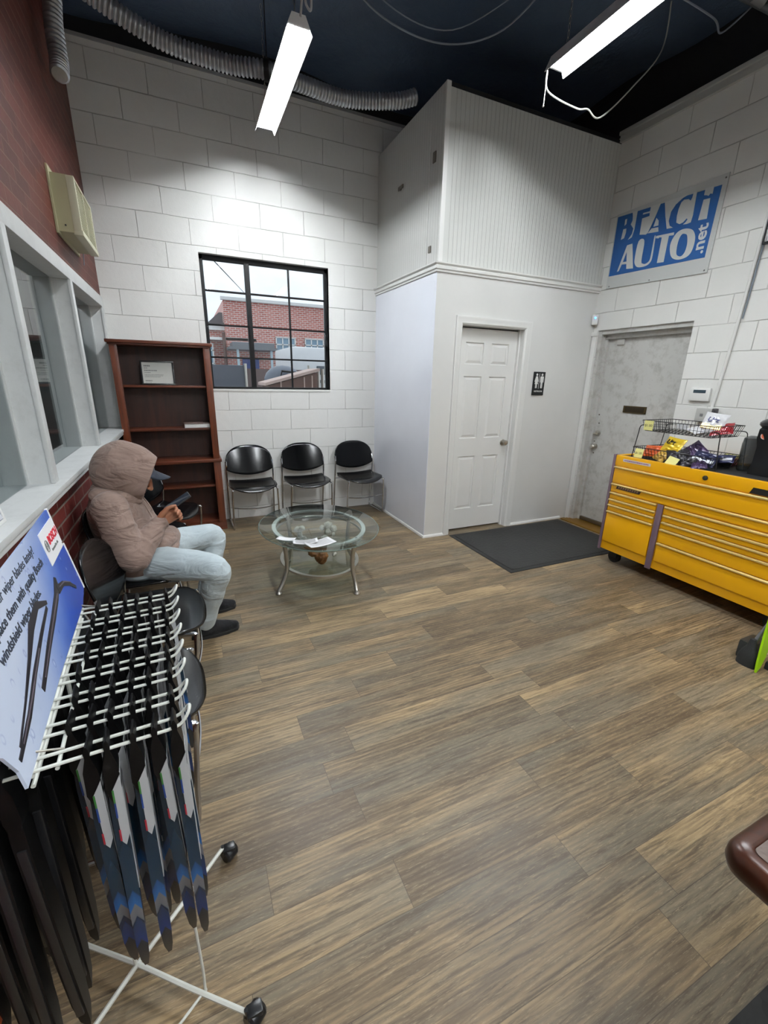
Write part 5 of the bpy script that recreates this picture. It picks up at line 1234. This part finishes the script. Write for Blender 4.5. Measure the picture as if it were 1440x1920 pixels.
# hood: an open shell round the head
hc = V((-.348,2.668,1.035)); fh = V((.90,0,-.43)).normalized(); MHH = frame((0,0,0), fh, V((0,1,0)))
def hoodf(u, v):
    ph = 2*math.pi*u; th = math.pi - v*math.pi*.70        # from the back pole to the opening
    rx, ry, rz = (.150 if th > math.pi/2 else .205), .128, .146
    wr = 1 + .022*math.sin(5*ph+3*th) + .018*math.sin(9*th+2*math.sin(ph)) * (1 if v > .1 else v*10)
    p = V((rx*math.cos(th), ry*math.sin(th)*math.cos(ph)*wr, rz*math.sin(th)*math.sin(ph)*wr))
    if v > .9: p = p + V((.004*(v-.9)*10, 0, 0))
    pk = max(0, math.sin(ph))*math.sin(th)*.012; p = p + V((-pk*.4, 0, pk))
    return hc + MHH.to_3x3() @ p - OFF
m = MB(); m.sheet(48, 28, hoodf); hd = m.build('hood', M_hood, ho); md = hd.modifiers.new('t','SOLIDIFY'); md.thickness = .012; md.offset = 1; md = hd.modifiers.new('s','SUBSURF'); md.levels = 1; md.render_levels = 1
m = MB(); m.tube([hoodf(i/40, .985) for i in range(40)], .0085, 8, closed=True); m.build('hood_hem', M_hood, hd)
# collar mass linking hood and shoulders
m = MB(); caps(m, [V((-.455,2.57,.93)), V((-.47,2.67,.945)), V((-.455,2.77,.93))], [.042,.052,.042], 14); caps(m, [V((-.47,2.56,.935)), V((-.38,2.545,.925)), V((-.30,2.61,.885))], [.045,.038,.026], 14); caps(m, [V((-.47,2.78,.935)), V((-.38,2.79,.925)), V((-.30,2.73,.885))], [.045,.038,.026], 14)
fuse(m.build('hood_collar', M_hood, hd), .007, 5)
m = MB(); m.tube([V(p)-OFF for p in spline([(-.285,2.63,.885), (-.262,2.62,.83), (-.245,2.615,.78)], 5)], .003, 6); m.tube([V(p)-OFF for p in spline([(-.285,2.70,.885), (-.26,2.71,.83), (-.245,2.715,.79)], 5)], .003, 6); m.build('drawstring', M_hood, ho)
# jeans
m = MB()
torso(m, [(-.34,2.675,.435,.10,.15),(-.335,2.675,.47,.155,.195),(-.325,2.675,.54,.15,.19),(-.33,2.675,.60,.13,.165)])
for a, b_, c in ((hpN, knN, anN), (hpF, knF, anF)):
    caps(m, [a, a.lerp(b_,.5), b_+V((-.012,0,0)), b_.lerp(c,.35), b_.lerp(c,.75), c+V((0,0,-.01))], [.100,.092,.074,.072,.062,.058], 18)
    ax = (b_-a)
    for f_, r0 in ((.30,.088),(.62,.078),(.80,.072)):
        n = 20; ax_ = ax.normalized(); q1 = ax_.orthogonal().normalized(); q2 = ax_.cross(q1)
        m.tube([a.lerp(b_, f_) + (q1*math.cos(2*math.pi*i/n)+q2*math.sin(2*math.pi*i/n))*r0 + ax_*.03*math.sin(2*math.pi*i/n+f_*5) - OFF for i in range(n)], .006, 8, closed=True)
    ax = (c-b_)
    for f_, r0 in ((.12,.070),(.26,.069),(.86,.056)):
        n = 20; ax_ = ax.normalized(); q1 = ax_.orthogonal().normalized(); q2 = ax_.cross(q1)
        m.tube([b_.lerp(c, f_) + (q1*math.cos(2*math.pi*i/n)+q2*math.sin(2*math.pi*i/n))*r0 + ax_*.014*math.sin(2*math.pi*i/n+f_*7) - OFF for i in range(n)], .006, 8, closed=True)
je = m.build('jeans', M_jean, body); fuse(je, .0065, 5, .5)
d_ = je.modifiers.new('folds', 'DISPLACE'); d_.texture = tx_; d_.strength = .010; d_.mid_level = .5; d_.texture_coords = 'LOCAL'
# shoes
M_shoe = cloth_mat('black_shoe', (20,20,22), (34,34,36), 20, 200)
for c in (anN, anF):
    b0 = c + V((.0,.0,-.11))
    m = MB(); caps(m, [b0+V((-.05,0,.045)), b0+V((.03,.005,.05)), b0+V((.10,.012,.038)), b0+V((.165,.018,.030))], [.038,.045,.040,.028], 14); caps(m, [b0+V((-.02,0,.06)), b0+V((-.01,0,.10))], [.042,.042], 12)
    sh = fuse(m.build('shoe', M_shoe, body), .006, 3)
    pts = [(-.09,-.02),(-.05,-.042),(.04,-.046),(.12,-.034),(.18,-.01),(.192,.02),(.18,.045),(.12,.056),(.03,.044),(-.05,.04),(-.088,.022)]
    m = MB(); m.prism([(x, y) for x, y in pts], .001, .018, Matrix.Translation(b0-OFF)); m.build('sole', M_rubber, sh)
# phone held in the near hand
t = thing('phone', 'dark phone held in the seated person\'s hand', 'phone', (-.105, 2.60, .857))
_n = V((-.5,-.22,.84)).normalized(); _l = V((.85,.1,.52)); Mp = frame((0,0,0), _l, _n.cross(_l))
m = MB(); m.box(-.078,.078,-.037,.037,-.005,.005, Mp, .004); m.build('case', pm('phone_case', (48,50,54), .4), t)
m = MB(); m.box(-.074,.074,-.033,.033,.005,.0058, Mp, .0003); m.build('screen', pm('phone_screen', (28,32,38), .1, emit=(80,90,110), es=.15), t)
